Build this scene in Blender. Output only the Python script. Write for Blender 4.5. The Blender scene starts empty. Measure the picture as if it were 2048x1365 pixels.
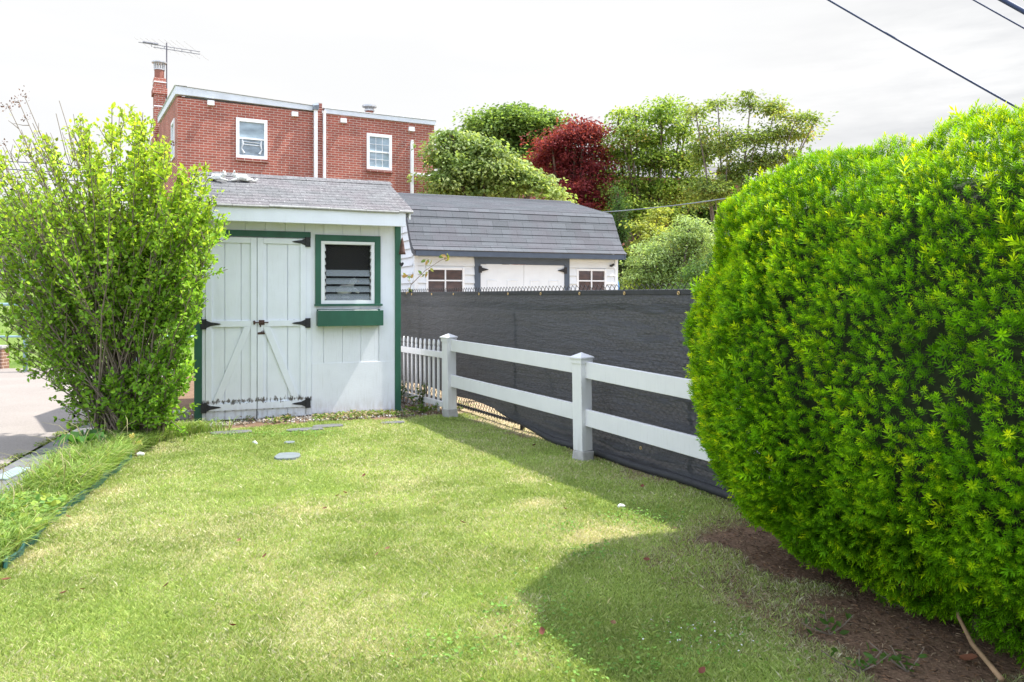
import bpy, math, random
import numpy as np
from mathutils import Vector, Matrix
R = math.radians
rng = np.random.default_rng(7)
random.seed(7)
scn = bpy.context.scene
COL = scn.collection
F, H, V0 = 1600.0, 1.5, 592.0

def at(u, v, Y):
    """point seen in that direction at depth Y (metres)"""
    return np.array([(u - 1024) / F * Y, Y, H - (v - V0) / F * Y])

# ------------------------------------------------------------------ numpy value noise
_lat = np.random.default_rng(3).random((32, 32, 32)).astype(np.float32)
def vnoise(x, y, z=0.0):
    x, y, z = np.broadcast_arrays(np.asarray(x, float), np.asarray(y, float), np.asarray(z, float))
    xi, yi, zi = np.floor(x).astype(int), np.floor(y).astype(int), np.floor(z).astype(int)
    fx, fy, fz = x - xi, y - yi, z - zi
    fx, fy, fz = [t * t * (3 - 2 * t) for t in (fx, fy, fz)]
    g = lambda a, b, c: _lat[(xi + a) & 31, (yi + b) & 31, (zi + c) & 31]
    l = lambda a, b, t: a + (b - a) * t
    return l(l(l(g(0,0,0), g(1,0,0), fx), l(g(0,1,0), g(1,1,0), fx), fy),
             l(l(g(0,0,1), g(1,0,1), fx), l(g(0,1,1), g(1,1,1), fx), fy), fz)
def fbm(x, y, z=0.0, o=3):
    s = 0; a = .5; t = 0
    for i in range(o):
        s = s + a * vnoise(np.asarray(x) * 2**i + 5.3 * i, np.asarray(y) * 2**i + 1.7 * i, np.asarray(z) * 2**i); t += a; a *= .5
    return s / t

# ------------------------------------------------------------------ object helpers
def props(o, label=None, cat=None, group=None, kind=None):
    if label: o['label'] = label
    if cat: o['category'] = cat
    if group: o['group'] = group
    if kind: o['kind'] = kind
    return o
def thing(name, label, cat, loc=(0, 0, 0), rz=0.0, group=None):
    o = bpy.data.objects.new(name, None); COL.objects.link(o)
    o.empty_display_size = .1
    o.location = loc; o.rotation_euler = (0, 0, rz)
    return props(o, label, cat, group)
def link(name, me, mat, parent=None, bevel=0.0, smooth=False):
    if mat is not None: me.materials.append(mat)
    o = bpy.data.objects.new(name, me); COL.objects.link(o)
    if parent is not None: o.parent = parent
    if smooth:
        me.polygons.foreach_set('use_smooth', np.ones(len(me.polygons), bool))
    if bevel:
        b = o.modifiers.new('bevel', 'BEVEL'); b.width = bevel; b.segments = 2; b.limit_method = 'ANGLE'
    return o
def np_mesh(name, verts, faces, mat, parent=None, col=None, smooth=False):
    """faces: (n,k) int array; col: (nverts,3)"""
    verts = np.ascontiguousarray(verts, np.float32); faces = np.ascontiguousarray(faces, np.int32)
    me = bpy.data.meshes.new(name)
    n, k = faces.shape
    me.vertices.add(len(verts)); me.vertices.foreach_set('co', verts.ravel())
    me.loops.add(n * k); me.loops.foreach_set('vertex_index', faces.ravel())
    me.polygons.add(n)
    me.polygons.foreach_set('loop_start', np.arange(0, n * k, k, dtype=np.int32))
    me.polygons.foreach_set('loop_total', np.full(n, k, np.int32))
    me.update(calc_edges=True)
    if col is not None:
        a = me.color_attributes.new('col', 'FLOAT_COLOR', 'POINT')
        c = np.ones((len(verts), 4), np.float32); c[:, :3] = col
        a.data.foreach_set('color', c.ravel())
    return link(name, me, mat, parent, smooth=smooth)

class MB:
    """collects shapes, links them as one mesh object"""
    def __init__(s): s.v = []; s.f = []
    def add(s, vs, fs):
        b = len(s.v); s.v += [tuple(map(float, p)) for p in vs]; s.f += [tuple(i + b for i in f) for f in fs]; return s
    def box(s, x0, x1, y0, y1, z0, z1, M=None):
        vs = [(x, y, z) for z in (z0, z1) for y in (y0, y1) for x in (x0, x1)]
        if M is not None: vs = [M @ Vector(p) for p in vs]
        return s.add(vs, [(0,2,3,1),(4,5,7,6),(0,1,5,4),(2,6,7,3),(0,4,6,2),(1,3,7,5)])
    def prism(s, poly, y0, y1, M=None):
        """poly in (x,z), extruded from y0 to y1"""
        n = len(poly)
        vs = [(x, y0, z) for x, z in poly] + [(x, y1, z) for x, z in poly]
        if M is not None: vs = [M @ Vector(p) for p in vs]
        return s.add(vs, [tuple(range(n)), tuple(range(2*n-1, n-1, -1))] + [(i, i+n, (i+1) % n + n, (i+1) % n) for i in range(n)])
    def tube(s, pts, rad, n=8, cap=True):
        pts = [np.array(p, float) for p in pts]
        if not hasattr(rad, '__len__'): rad = [rad] * len(pts)
        b = len(s.v); prev = None
        for i, p in enumerate(pts):
            t = pts[min(i+1, len(pts)-1)] - pts[max(i-1, 0)]; t = t / (np.linalg.norm(t) + 1e-9)
            if prev is None:
                a = np.cross(t, (0, 0, 1) if abs(t[2]) < .9 else (1, 0, 0))
            else: a = prev - t * np.dot(prev, t)
            a = a / (np.linalg.norm(a) + 1e-9); c = np.cross(t, a); prev = a
            for k in range(n):
                w = 2 * math.pi * k / n
                s.v.append(tuple(p + rad[i] * (math.cos(w) * a + math.sin(w) * c)))
        for i in range(len(pts) - 1):
            for k in range(n):
                s.f.append((b+i*n+k, b+i*n+(k+1) % n, b+(i+1)*n+(k+1) % n, b+(i+1)*n+k))
        if cap:
            s.f.append(tuple(b+k for k in range(n))[::-1]); e = b+(len(pts)-1)*n
            s.f.append(tuple(e+k for k in range(n)))
        return s
    def lathe(s, prof, c=(0, 0, 0), n=16):
        return s.tube([(c[0], c[1], c[2]+z) for r, z in prof], [max(r, 1e-4) for r, z in prof], n)
    def build(s, name, mat, parent=None, bevel=0.0, smooth=False):
        me = bpy.data.meshes.new(name); me.from_pydata(s.v, [], s.f); me.update()
        return link(name, me, mat, parent, bevel, smooth)

# ------------------------------------------------------------------ materials
class NT:
    def __init__(s, name):
        s.m = bpy.data.materials.new(name); s.m.use_nodes = True
        s.t = s.m.node_tree; s.t.nodes.clear()
        s.out = s.t.nodes.new('ShaderNodeOutputMaterial')
    def n(s, typ, ins=None, **kw):
        nd = s.t.nodes.new('ShaderNode' + typ)
        for k, v in kw.items(): setattr(nd, k, v)
        for k, v in (ins or {}).items(): s.set(nd.inputs[k], v)
        return nd
    def set(s, sock, v):
        if isinstance(v, bpy.types.NodeSocket): s.t.links.new(v, sock)
        elif isinstance(v, bpy.types.Node): s.t.links.new(v.outputs[0], sock)
        elif hasattr(v, '__len__') and len(v) == 3 and sock.type == 'RGBA': sock.default_value = (*v, 1)
        else: sock.default_value = v
    def math(s, op, a, b=0.0, c=None):
        nd = s.n('Math', operation=op); s.set(nd.inputs[0], a); s.set(nd.inputs[1], b)
        if c is not None: s.set(nd.inputs[2], c)
        return nd.outputs[0]
    def ramp(s, fac, *stops):
        nd = s.n('ValToRGB'); s.set(nd.inputs[0], fac); e = nd.color_ramp.elements
        while len(e) > 1: e.remove(e[-1])
        for i, (p, c) in enumerate(stops):
            el = e[0] if i == 0 else e.new(p)
            el.position = p
            if not hasattr(c, '__len__'): c = (c, c, c)
            el.color = (*c[:3], 1)
        return nd.outputs[0]
    def mix(s, fac, a, b, blend='MIX'):
        nd = s.n('Mix', data_type='RGBA', blend_type=blend)
        s.set(nd.inputs[0], fac); s.set(nd.inputs[6], a); s.set(nd.inputs[7], b); return nd.outputs[2]
    def coord(s, scale=(1, 1, 1), kind='Object'):
        tc = s.n('TexCoord'); mp = s.n('Mapping', {'Vector': tc.outputs[kind]}); mp.inputs['Scale'].default_value = scale
        return mp.outputs[0]
    def xyz(s, kind='Object'):
        tc = s.n('TexCoord'); sp = s.n('SeparateXYZ', {0: tc.outputs[kind]}); return sp.outputs
    def noise(s, vec, scale=5.0, detail=4.0, rough=.55):
        return s.n('TexNoise', {'Vector': vec, 'Scale': scale, 'Detail': detail, 'Roughness': rough}).outputs[0]
    def bump(s, hgt, dist=.01, strength=.5):
        return s.n('Bump', {'Height': hgt, 'Distance': dist, 'Strength': strength}).outputs[0]
    def finish(s, color, rough=.6, normal=None, spec=.4, metal=0.0, **kw):
        p = s.n('BsdfPrincipled', {'Base Color': color, 'Roughness': rough, 'Specular IOR Level': spec, 'Metallic': metal})
        for k, v in kw.items(): s.set(p.inputs[k], v)
        if normal is not None: s.set(p.inputs['Normal'], normal)
        s.t.links.new(p.outputs[0], s.out.inputs[0]); return s.m
def mul(c, k): return tuple(max(0, x * k) for x in c)
def plain(name, c, rough=.6, var=.12, scale=6, bump=.0, bscale=60, stretch=(1, 1, 1), spec=.4, metal=0.0):
    t = NT(name); co = t.coord(stretch)
    n = t.noise(co, scale, 5)
    col = t.ramp(n, (.3, mul(c, 1 - var)), (.7, mul(c, 1 + var)))
    nm = t.bump(t.noise(co, bscale, 3), .004, bump) if bump else None
    return t.finish(col, rough, nm, spec, metal)

def leaf_mat(name, trans=.4, rough=.5, warm=(1.25, 1.15, .55), spec=.35):
    t = NT(name)
    a = t.n('Attribute', attribute_name='col').outputs['Color']
    p = t.n('BsdfPrincipled', {'Base Color': a, 'Roughness': rough, 'Specular IOR Level': spec})
    tr = t.n('BsdfTranslucent', {'Color': t.mix(1.0, a, warm, 'MULTIPLY')})
    mx = t.n('MixShader', {0: trans, 1: p.outputs[0], 2: tr.outputs[0]})
    t.t.links.new(mx.outputs[0], t.out.inputs[0]); return t.m

M = {}
M['leaf'] = leaf_mat('leaf', .5, .5, (1.3, 1.25, .6), .2)
M['yew'] = leaf_mat('yew_needle', .34, .5, (1.3, 1.15, .4), .10)
M['grass'] = leaf_mat('grass_blade', .35, .6, (1.15, 1.1, .6), .25)
M['bark'] = plain('bark', (.12, .085, .06), .9, .35, 14, .6, 50, (1, 1, .3))
M['greybark'] = plain('grey_bark', (.17, .14, .12), .9, .35, 14, .6, 50, (1, 1, .3))
M['twig'] = plain('twig_bark', (.17, .135, .10), .9, .3, 20)
M['dirt'] = plain('dirt', (.12, .085, .06), .95, .4, 9, .6, 60)
M['white_vinyl'] = None

def white_paint(name, base=(.74, .76, .77), grime=.0, ripple=0.0, chips=False, zdirt=True):
    t = NT(name); co = t.coord(); x, y, z = t.xyz()
    n = t.noise(co, 3.5, 6)
    col = t.ramp(n, (.25, mul(base, .93)), (.6, base), (.8, mul(base, 1.04)))
    if zdirt:
        low = t.n('MapRange', {0: z, 1: 0.0, 2: .22, 3: 1.0, 4: 0.0}).outputs[0]
        d = t.math('MULTIPLY', low, t.ramp(t.noise(t.coord((3, 3, 1)), 7, 5), (.4, 0.), (.65, 1.)))
        col = t.mix(t.math('MULTIPLY', d, .55), col, (.36, .31, .24))
    if grime:
        g = t.ramp(t.noise(t.coord((9, 9, .8)), 6, 5), (.55, 0.), (.8, 1.))
        col = t.mix(t.math('MULTIPLY', g, grime), col, (.42, .42, .38))
    rough = .55
    h = t.noise(t.coord((2, 2, 26)), 9, 4)
    if chips:
        # weathered, peeling paint round the bottom rails and the meeting edge: bare dark wood shows
        b1 = t.n('MapRange', {0: t.math('ABSOLUTE', t.math('SUBTRACT', z, .232)), 1: .0, 2: .12, 3: 1.0, 4: 0.0}).outputs[0]
        b2 = t.n('MapRange', {0: t.math('ABSOLUTE', t.math('SUBTRACT', z, .12)), 1: .0, 2: .03, 3: .85, 4: 0.0}).outputs[0]
        s1 = t.n('MapRange', {0: t.math('ABSOLUTE', t.math('SUBTRACT', x, .655)), 1: .0, 2: .03, 3: .8, 4: 0.0}).outputs[0]
        s2 = t.math('MULTIPLY', s1, t.n('MapRange', {0: z, 1: .3, 2: .9, 3: 1.0, 4: 0.0}).outputs[0])
        s3 = t.n('MapRange', {0: t.math('ABSOLUTE', t.math('SUBTRACT', x, 1.24)), 1: .0, 2: .06, 3: .9, 4: 0.0}).outputs[0]
        s4 = t.math('MULTIPLY', s3, t.n('MapRange', {0: z, 1: .1, 2: .4, 3: 1.0, 4: 0.0}).outputs[0])
        m1 = t.n('MapRange', {0: t.math('ABSOLUTE', t.math('SUBTRACT', z, 1.205)), 1: .0, 2: .02, 3: .8, 4: 0.0}).outputs[0]
        m2 = t.math('MULTIPLY', m1, t.n('MapRange', {0: x, 1: .65, 2: .75, 3: 0.0, 4: .9}).outputs[0])
        zone = t.math('MAXIMUM', t.math('MAXIMUM', b1, b2), t.math('MAXIMUM', t.math('MAXIMUM', s2, s4), m2))
        cn = t.noise(t.coord((1.5, 1.0, .55)), 15, 7, .72)
        sel = t.math('SUBTRACT', t.math('ADD', cn, t.math('MULTIPLY', zone, .40)), .835)
        k = t.ramp(t.math('MULTIPLY', sel, 14), (.0, 0.), (1., 1.))
        wood = t.ramp(t.noise(t.coord((6, 6, 1)), 30, 4), (.3, (.06, .055, .05)), (.7, (.2, .18, .16)))
        col = t.mix(k, col, wood)
        h = t.math('SUBTRACT', h, k)
    nm = t.bump(h, .003, .25 + ripple) if (ripple or chips) else t.bump(t.noise(co, 90, 2), .002, .15)
    return t.finish(col, rough, nm, .4)
M['siding'] = white_paint('painted_siding', (.78, .80, .845), .25, .35)
M['door'] = white_paint('door_paint', (.77, .80, .845), .15, .1, True)
M['fascia'] = white_paint('fascia_paint', (.74, .775, .82), .1, 0, False, False)
M['vinyl'] = white_paint('white_vinyl', (.64, .64, .645), .35, 0, False, True)
M['farwhite'] = white_paint('vinyl_siding', (.72, .75, .77), .12, 0, False, False)
M['wframe'] = plain('window_frame_white', (.78, .79, .8), .4, .04)
M['green'] = plain('green_paint', (.022, .098, .060), .5, .16, 7, .3, 70, (1, 1, .4))
M['iron'] = plain('black_iron', (.022, .022, .024), .55, .4, 30, .5, 90)
M['rust'] = plain('rusty_iron', (.085, .045, .035), .8, .5, 40, .5, 120)
M['dark'] = plain('interior_shade', (.035, .033, .032), .9, .3, 5)
M['concrete'] = plain('concrete', (.36, .35, .33), .9, .18, 14, .5, 80)
M['slate'] = plain('slate', (.13, .13, .135), .75, .25, 7, .6, 30)
M['paleslate'] = plain('pale_slate', (.155, .18, .185), .75, .14, 9, .5, 30)
M['blueslate'] = plain('pale_blue_slate', (.24, .31, .32), .7, .14, 9, .5, 30)
M['steel'] = plain('blue_grey_trim', (.072, .095, .13), .5, .1, 8)
M['metal'] = plain('galvanised_metal', (.5, .5, .5), .4, .15, 20, 0, 60, (1, 1, 1), .5, .6)
M['cornice'] = plain('painted_metal_cornice', (.66, .70, .745), .5, .1, 4)
M['statue'] = plain('white_statue', (.62, .62, .59), .8, .2, 25, .4, 60)
M['terra'] = plain('terracotta', (.27, .11, .08), .8, .15, 12)
M['cable'] = plain('cable_sheath', (.010, .026, .075), .5, .1)
M['greycable'] = plain('grey_cable', (.20, .22, .24), .5, .1)
M['brass'] = plain('brass', (.6, .42, .2), .35, .1, 20, 0, 60, (1, 1, 1), .5, .7)

def glass(name, c, rough=.06, scale=2.0, var=.3):
    t = NT(name); n = t.noise(t.coord((1, 1, 2.2)), scale, 3)
    return t.finish(t.ramp(n, (.3, mul(c, 1 - var)), (.7, mul(c, 1 + var))), rough, None, .6)
M['pane'] = glass('house_pane', (.30, .38, .43))  # pale blue grey stands in for reflected sky and blinds behind
M['paned'] = glass('house_pane_lower', (.22, .27, .31), .06, 3.5, .35)
M['shedpane'] = glass('shed_pane', (.065, .034, .024), .04, 7, .5)  # brown tone imitates brick reflected in the panes
def louvre():
    t = NT('louvre_glass')
    p = t.n('BsdfPrincipled', {'Base Color': (.26, .30, .31), 'Roughness': .15, 'Specular IOR Level': .6})
    tr = t.n('BsdfTransparent')
    mx = t.n('MixShader', {0: .5, 1: tr.outputs[0], 2: p.outputs[0]})
    t.t.links.new(mx.outputs[0], t.out.inputs[0]); return t.m
M['louvre'] = louvre()

def brick(name, bw=.213, rh=.0677, c1=(.37, .112, .078), c2=(.265, .085, .064), mort=(.55, .43, .37)):
    t = NT(name); x, y, z = t.xyz()
    v = t.n('CombineXYZ', {0: t.math('ADD', x, y), 1: z, 2: 0.0})
    b = t.n('TexBrick', {'Vector': v.outputs[0], 'Color1': c1, 'Color2': c2, 'Mortar': mort, 'Scale': 1.0, 'Mortar Size': .0062,
                         'Mortar Smooth': .15, 'Bias': -.25, 'Brick Width': bw, 'Row Height': rh})
    # a scatter of dark burnt headers
    b2 = t.n('TexBrick', {'Vector': v.outputs[0], 'Color1': (0, 0, 0), 'Color2': (1, 1, 1), 'Mortar': (0, 0, 0), 'Scale': 1.0,
                          'Mortar Size': .0062, 'Bias': -.86, 'Brick Width': bw, 'Row Height': rh})
    col = t.mix(t.math('MULTIPLY', t.ramp(b2.outputs[0], (.35, 0.), (.6, 1.)), .6), b.outputs[0], (.09, .06, .06))
    n = t.noise(t.coord(), 1.3, 4)
    col = t.mix(1.0, col, t.ramp(n, (.3, .82), (.7, 1.15)), 'MULTIPLY')
    col = t.mix(1.0, col, t.ramp(t.noise(t.coord(), 40, 3), (.3, .85), (.7, 1.12)), 'MULTIPLY')
    return t.finish(col, .9, t.bump(b.outputs[1], -.006, .6), .2)
M['brick'] = brick('red_brick')
M['brickd'] = brick('dark_red_brick', c1=(.28, .085, .065), c2=(.2, .065, .05))

def shingle(name, ex, cosp, tab, c, worn=0.0, var=.25):
    """tabs laid along x; rows follow the real courses (row height ex*cosp in local y)"""
    t = NT(name); x, y, z = t.xyz()
    v = t.n('CombineXYZ', {0: x, 1: t.math('ADD', y, 0.0) if cosp > 0 else z, 2: 0.0})
    b = t.n('TexBrick', {'Vector': v.outputs[0], 'Color1': mul(c, 1 - var), 'Color2': mul(c, 1 + var), 'Mortar': mul(c, .32), 'Scale': 1.0,
                         'Mortar Size': .003, 'Mortar Smooth': .2, 'Brick Width': tab, 'Row Height': ex * (cosp if cosp > 0 else 1)})
    b.offset = .5
    col = b.outputs[0]
    tint = t.noise(t.coord((1, 1, 1)), 2.2, 2)
    col = t.mix(t.ramp(tint, (.42, 0.), (.62, .45)), col, mul((c[0]*1.1, c[1]*.93, c[2]*.97), .9))
    col = t.mix(1.0, col, t.ramp(t.noise(t.coord(), 120, 2), (.3, .72), (.7, 1.3)), 'MULTIPLY')
    if worn:
        k = t.ramp(t.noise(t.coord((4, 10, 10)), 9, 5, .75), (.57, 0.), (.66, 1.))
        k2 = t.ramp(t.noise(t.coord((1, 1, 1)), 2.3, 2), (.35, .35), (.6, 1.))
        col = t.mix(t.math('MULTIPLY', t.math('MULTIPLY', k, k2), worn), col, (.62, .61, .58))
        st = t.ramp(t.noise(t.coord((3, 5, 5)), 9, 5, .7), (.3, .6), (.7, 1.35))
        col = t.mix(1.0, col, st, 'MULTIPLY')
    return t.finish(col, .9, t.bump(t.noise(t.coord(), 160, 2), .003, .5), .25)

# ------------------------------------------------------------------ scatter helpers
def frames(d, roll=None):
    """rotation matrices whose x axis is d (n,3), rolled at random"""
    d = d / (np.linalg.norm(d, axis=1, keepdims=True) + 1e-9)
    r = rng.normal(size=d.shape) if roll is None else roll
    b = np.cross(r, d); b /= np.linalg.norm(b, axis=1, keepdims=True) + 1e-9
    n = np.cross(d, b)
    return np.stack([d, b, n], axis=2)
def scatter(tv, tf, pos, rot, sc):
    n, k = len(pos), len(tv)
    sc = np.asarray(sc)
    if sc.ndim == 1: sc = sc[:, None, None]
    else: sc = sc[:, None, :]
    v = np.einsum('nij,nkj->nki', rot, tv[None] * sc) + pos[:, None]
    f = tf[None] + (np.arange(n) * k)[:, None, None]
    return v.reshape(-1, 3), f.reshape(-1, tf.shape[1])
# a leaf: blade along +x, folded along its midrib
LEAF_V = np.array([(0, 0, 0), (.33, .30, .07), (.72, .22, .05), (1, 0, -.06), (.72, -.22, .05), (.33, -.30, .07)], float)
LEAF_F = np.array([(0, 1, 2, 3), (0, 3, 4, 5)])
def cols_for(n, k, palette, weights=None, jit=.14):
    p = np.array(palette, float); w = None if weights is None else np.array(weights) / np.sum(weights)
    c = p[rng.choice(len(p), n, p=w)] * (1 + rng.normal(0, jit, (n, 1)))
    return np.repeat(np.clip(c, .004, 1), k, axis=0)

# ================================================================== camera, light, sky
cam = bpy.data.cameras.new('camera'); co = bpy.data.objects.new('camera', cam); COL.objects.link(co)
cam.sensor_width = 36; cam.lens = 36 * F / 2048; cam.shift_y = -(682.5 - V0) / 2048
cam.clip_start = .05; cam.clip_end = 2000
co.location = (0, 0, H); co.rotation_euler = (R(90), 0, 0); scn.camera = co

AZ, EL = R(16.5), R(60.0)
to_sun = Vector((math.cos(EL) * math.cos(AZ), math.cos(EL) * math.sin(AZ), math.sin(EL)))
sl = bpy.data.lights.new('sun', 'SUN'); sl.energy = 5.0; sl.angle = R(.6); sl.color = (1, .965, .90)
so = bpy.data.objects.new('sun', sl); COL.objects.link(so); so.rotation_euler = to_sun.to_track_quat('Z', 'Y').to_euler()

w = bpy.data.worlds.new('World'); scn.world = w; w.use_nodes = True
nt = w.node_tree; nt.nodes.clear()
class WT(NT):
    def __init__(s, tree): s.t = tree
W = WT(nt)
wo = nt.nodes.new('ShaderNodeOutputWorld')
sky = W.n('TexSky', sky_type='NISHITA', sun_disc=False, sun_elevation=EL, sun_rotation=R(90) - AZ, air_density=1.0, dust_density=2.5)
bg1 = W.n('Background', {0: sky.outputs[0], 1: .1})
# high bright cloud with grey streaks low down on the right
tc = W.n('TexCoord'); vec = tc.outputs['Generated']
sp = W.n('SeparateXYZ', {0: vec})
mp = W.n('Mapping', {'Vector': vec}); mp.inputs['Scale'].default_value = (1.6, 1.6, 9.0)
n1 = W.n('TexNoise', {'Vector': mp.outputs[0], 'Scale': 2.6, 'Detail': 7.0, 'Roughness': .58}).outputs[0]
streak = W.ramp(n1, (.36, 0.), (.66, 1.))
side = W.n('MapRange', {0: sp.outputs[0], 1: .22, 2: .46, 3: 0.0, 4: 1.0}).outputs[0]
lowb = W.n('MapRange', {0: sp.outputs[2], 1: .24, 2: .40, 3: 1.0, 4: 0.0}).outputs[0]
g = W.math('MULTIPLY', W.math('MULTIPLY', streak, side), lowb)
ahead = W.math('MULTIPLY', W.n('MapRange', {0: sp.outputs[1], 1: -.1, 2: .45, 3: 0.0, 4: 1.0}, interpolation_type='SMOOTHSTEP').outputs[0],
               W.n('MapRange', {0: sp.outputs[2], 1: .36, 2: .75, 3: 1.0, 4: 0.0}, interpolation_type='SMOOTHSTEP').outputs[0])
lowc = W.ramp(W.noise(mp.outputs[0], 1.9, 6), (.35, (.55, .552, .554)), (.6, (.57, .57, .57)))
base_c = W.mix(ahead, (.97, 1.07, 1.30), lowc)
ccol = W.mix(g, base_c, (.40, .408, .42))
bg2 = W.n('Background', {0: ccol, 1: 1.0})
thin = W.ramp(W.n('TexNoise', {'Vector': vec, 'Scale': 1.7, 'Detail': 4.0}).outputs[0], (.3, .93), (.6, 1.))
ms = W.n('MixShader', {0: thin, 1: bg1.outputs[0], 2: bg2.outputs[0]})
nt.links.new(ms.outputs[0], wo.inputs[0])
scn.view_settings.view_transform = 'Standard'; scn.view_settings.look = 'None'
scn.view_settings.exposure = 0.85; scn.view_settings.gamma = 1.0

# ================================================================== ground
FA = R(27.5)                                        # the boundary fence runs away to the left at this angle
FD = np.array([-math.sin(FA), math.cos(FA)]); FN = np.array([-math.cos(FA), -math.sin(FA)])   # away / towards the lawn
FO = np.array([1.87, 5.6])
PSI = R(22.5)
SO = np.array([-3.701, 9.49]); SX = np.array([math.cos(PSI), math.sin(PSI)]); SY = np.array([-math.sin(PSI), math.cos(PSI)])
HP = np.array([1.75, 5.6])
edge_px = [(-60, 1180), (4, 1144), (20, 1131), (48, 1105), (72, 1083), (108, 1041), (152, 1010), (176, 991), (209, 962), (234, 944), (262, 918), (330, 884), (400, 868), (470, 862)]
EDGE = np.array([at(u, v, 2400 / (v - V0))[:2] for u, v in edge_px])
def ground_px(u, v):
    Y = H * F / (v - V0); return np.array([(u - 1024) / F * Y, Y])
KERB_A, KERB_B = ground_px(0, 945), ground_px(150, 862)
KD = (KERB_B - KERB_A) / np.linalg.norm(KERB_B - KERB_A); KN = np.array([KD[1], -KD[0]])   # KN points right, to the lawn
def kerb_q(X, Y): return (X - KERB_A[0]) * KN[0] + (Y - KERB_A[1]) * KN[1]
def fence_q(X, Y): return (X - FO[0]) * FN[0] + (Y - FO[1]) * FN[1]
def fence_p(X, Y): return (X - FO[0]) * FD[0] + (Y - FO[1]) * FD[1]
def shed_q(X, Y): return (X - SO[0]) * SY[0] + (Y - SO[1]) * SY[1]
def shed_s(X, Y): return (X - SO[0]) * SX[0] + (Y - SO[1]) * SX[1]
def edge_x(Y):   # x of the bed edge for a given y
    o = np.argsort(EDGE[:, 1]); return np.interp(Y, EDGE[o, 1], EDGE[o, 0])
DRY = [(1050, 960, .16, .7), (1075, 1005, .15, .7), (1215, 1063, .2, 1.), (1180, 1080, .12, .8), (1040, 1215, .17, .6), (990, 1262, .13, .7), (1060, 1320, .14, .7), (160, 1045, .2, .6),
       (90, 1110, .2, .6), (230, 980, .18, .5), (620, 1010, .3, .35), (330, 1050, .35, .3), (520, 1180, .4, .3), (1450, 1080, .12, .9), (330, 900, .15, .5), (1290, 1190, .55, -.30), (1230, 1010, .45, -.2), (1130, 1330, .3, -.2), (700, 1300, .35, .35)]  # negative entries: lusher grass, and hedge and fence shade put into lawn colour
DRY_SHADE_W = [(*ground_px(u, v), r, k) for u, v, r, k in DRY]
def masks(X, Y):
    """dryness and painted lawn shade 0..1, dirt 0..1 of the yard at a ground point"""
    dry = .17 + .75 * (fbm(X * 1.3, Y * 1.3, 2.0) - .5) + .5 * (fbm(X * 5, Y * 5, 7.0) - .5)
    for x, y, r, k in DRY_SHADE_W: dry = dry + k * np.exp(-((X - x)**2 + (Y - y)**2) / (r * r))
    q = (X - HP[0]) * -.887 + (Y - HP[1]) * -.462; p = (X - HP[0]) * .462 + (Y - HP[1]) * -.887
    n = fbm(X * 2.6, Y * 2.6, 4.0)
    lim = 1.35 + .16 * p - .55 * np.clip(.7 - p, 0, 2)     # bare soil under the hedge
    d = np.clip((lim - q + 1.3 * (n - .5)) / .65, 0, 1) * np.clip((p + .2) / .5, 0, 1)
    fq = fence_q(X, Y)
    d = np.maximum(d, np.clip((.28 - fq + .7 * (n - .5)) / .2, 0, 1) * .8)
    sq = shed_q(X, Y)
    d = np.maximum(d, np.clip((sq + .62 + .5 * (n - .5)) / .12, 0, 1) * (Y > 8))
    return np.clip(dry, 0, 1), np.clip(d, 0, 1)

def axis(a, b, fa, fb, step):
    out = [v for v in (-400, -150, -60, -30, -18, -12) if v < a] + list(np.arange(a, fa, .5)) + list(np.arange(fa, fb, step)) + list(np.arange(fb, b, .5))
    return np.array(out + [v for v in (20, 30, 45, 60, 100, 200, 450) if v > out[-1] + 2])
gx = axis(-9, 6, -5.2, 3.4, .045); gy = axis(-6, 16, 2.4, 11.2, .045)
GX, GY = np.meshgrid(gx, gy)
GZ = .02 * (fbm(GX * 1.2, GY * 1.2, 1.0) - .5) + .012 * (fbm(GX * 9, GY * 9, 3.0) - .5)
GZ = np.where((GX > -9) & (GX < 6) & (GY < 16), GZ, 0) - .004
kq = kerb_q(GX, GY)
GZ = np.where(kq < .45, np.minimum(GZ, -.03), GZ)
nx, ny = len(gx), len(gy)
idx = np.arange(nx * ny).reshape(ny, nx)
gf = np.stack([idx[:-1, :-1], idx[:-1, 1:], idx[1:, 1:], idx[1:, :-1]], -1).reshape(-1, 4)
dry, dirt = masks(GX.ravel(), GY.ravel())
gc = np.array([.15, .20, .045])[None] * (1 - dry[:, None]) + np.array([.46, .40, .24])[None] * dry[:, None]
soil = np.array([.18, .115, .075]) * (.75 + .6 * fbm(GX.ravel() * 12, GY.ravel() * 12, 9.0))[:, None]
straw = np.array([.42, .32, .2])
fq = fence_q(GX.ravel(), GY.ravel())
soil = np.where((fq < .15)[:, None] & (GY.ravel() > 6.2)[:, None], straw * (.6 + .7 * fbm(GX.ravel() * 9, GY.ravel() * 9, 5.0))[:, None], soil)
gc = gc * (1 - dirt[:, None]) + soil * dirt[:, None]
gm = NT('ground_soil'); a = gm.n('Attribute', attribute_name='col').outputs['Color']
gcol = gm.mix(1.0, a, gm.ramp(gm.noise(gm.coord(), 70, 4, .7), (.25, .45), (.75, 1.5)), 'MULTIPLY')
M['ground'] = gm.finish(gcol, .95, gm.bump(gm.noise(gm.coord(), 55, 4), .02, .7), .15)
props(np_mesh('ground', np.stack([GX, GY, GZ], -1).reshape(-1, 3), gf, M['ground'], None, gc, True), kind='structure')

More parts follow.
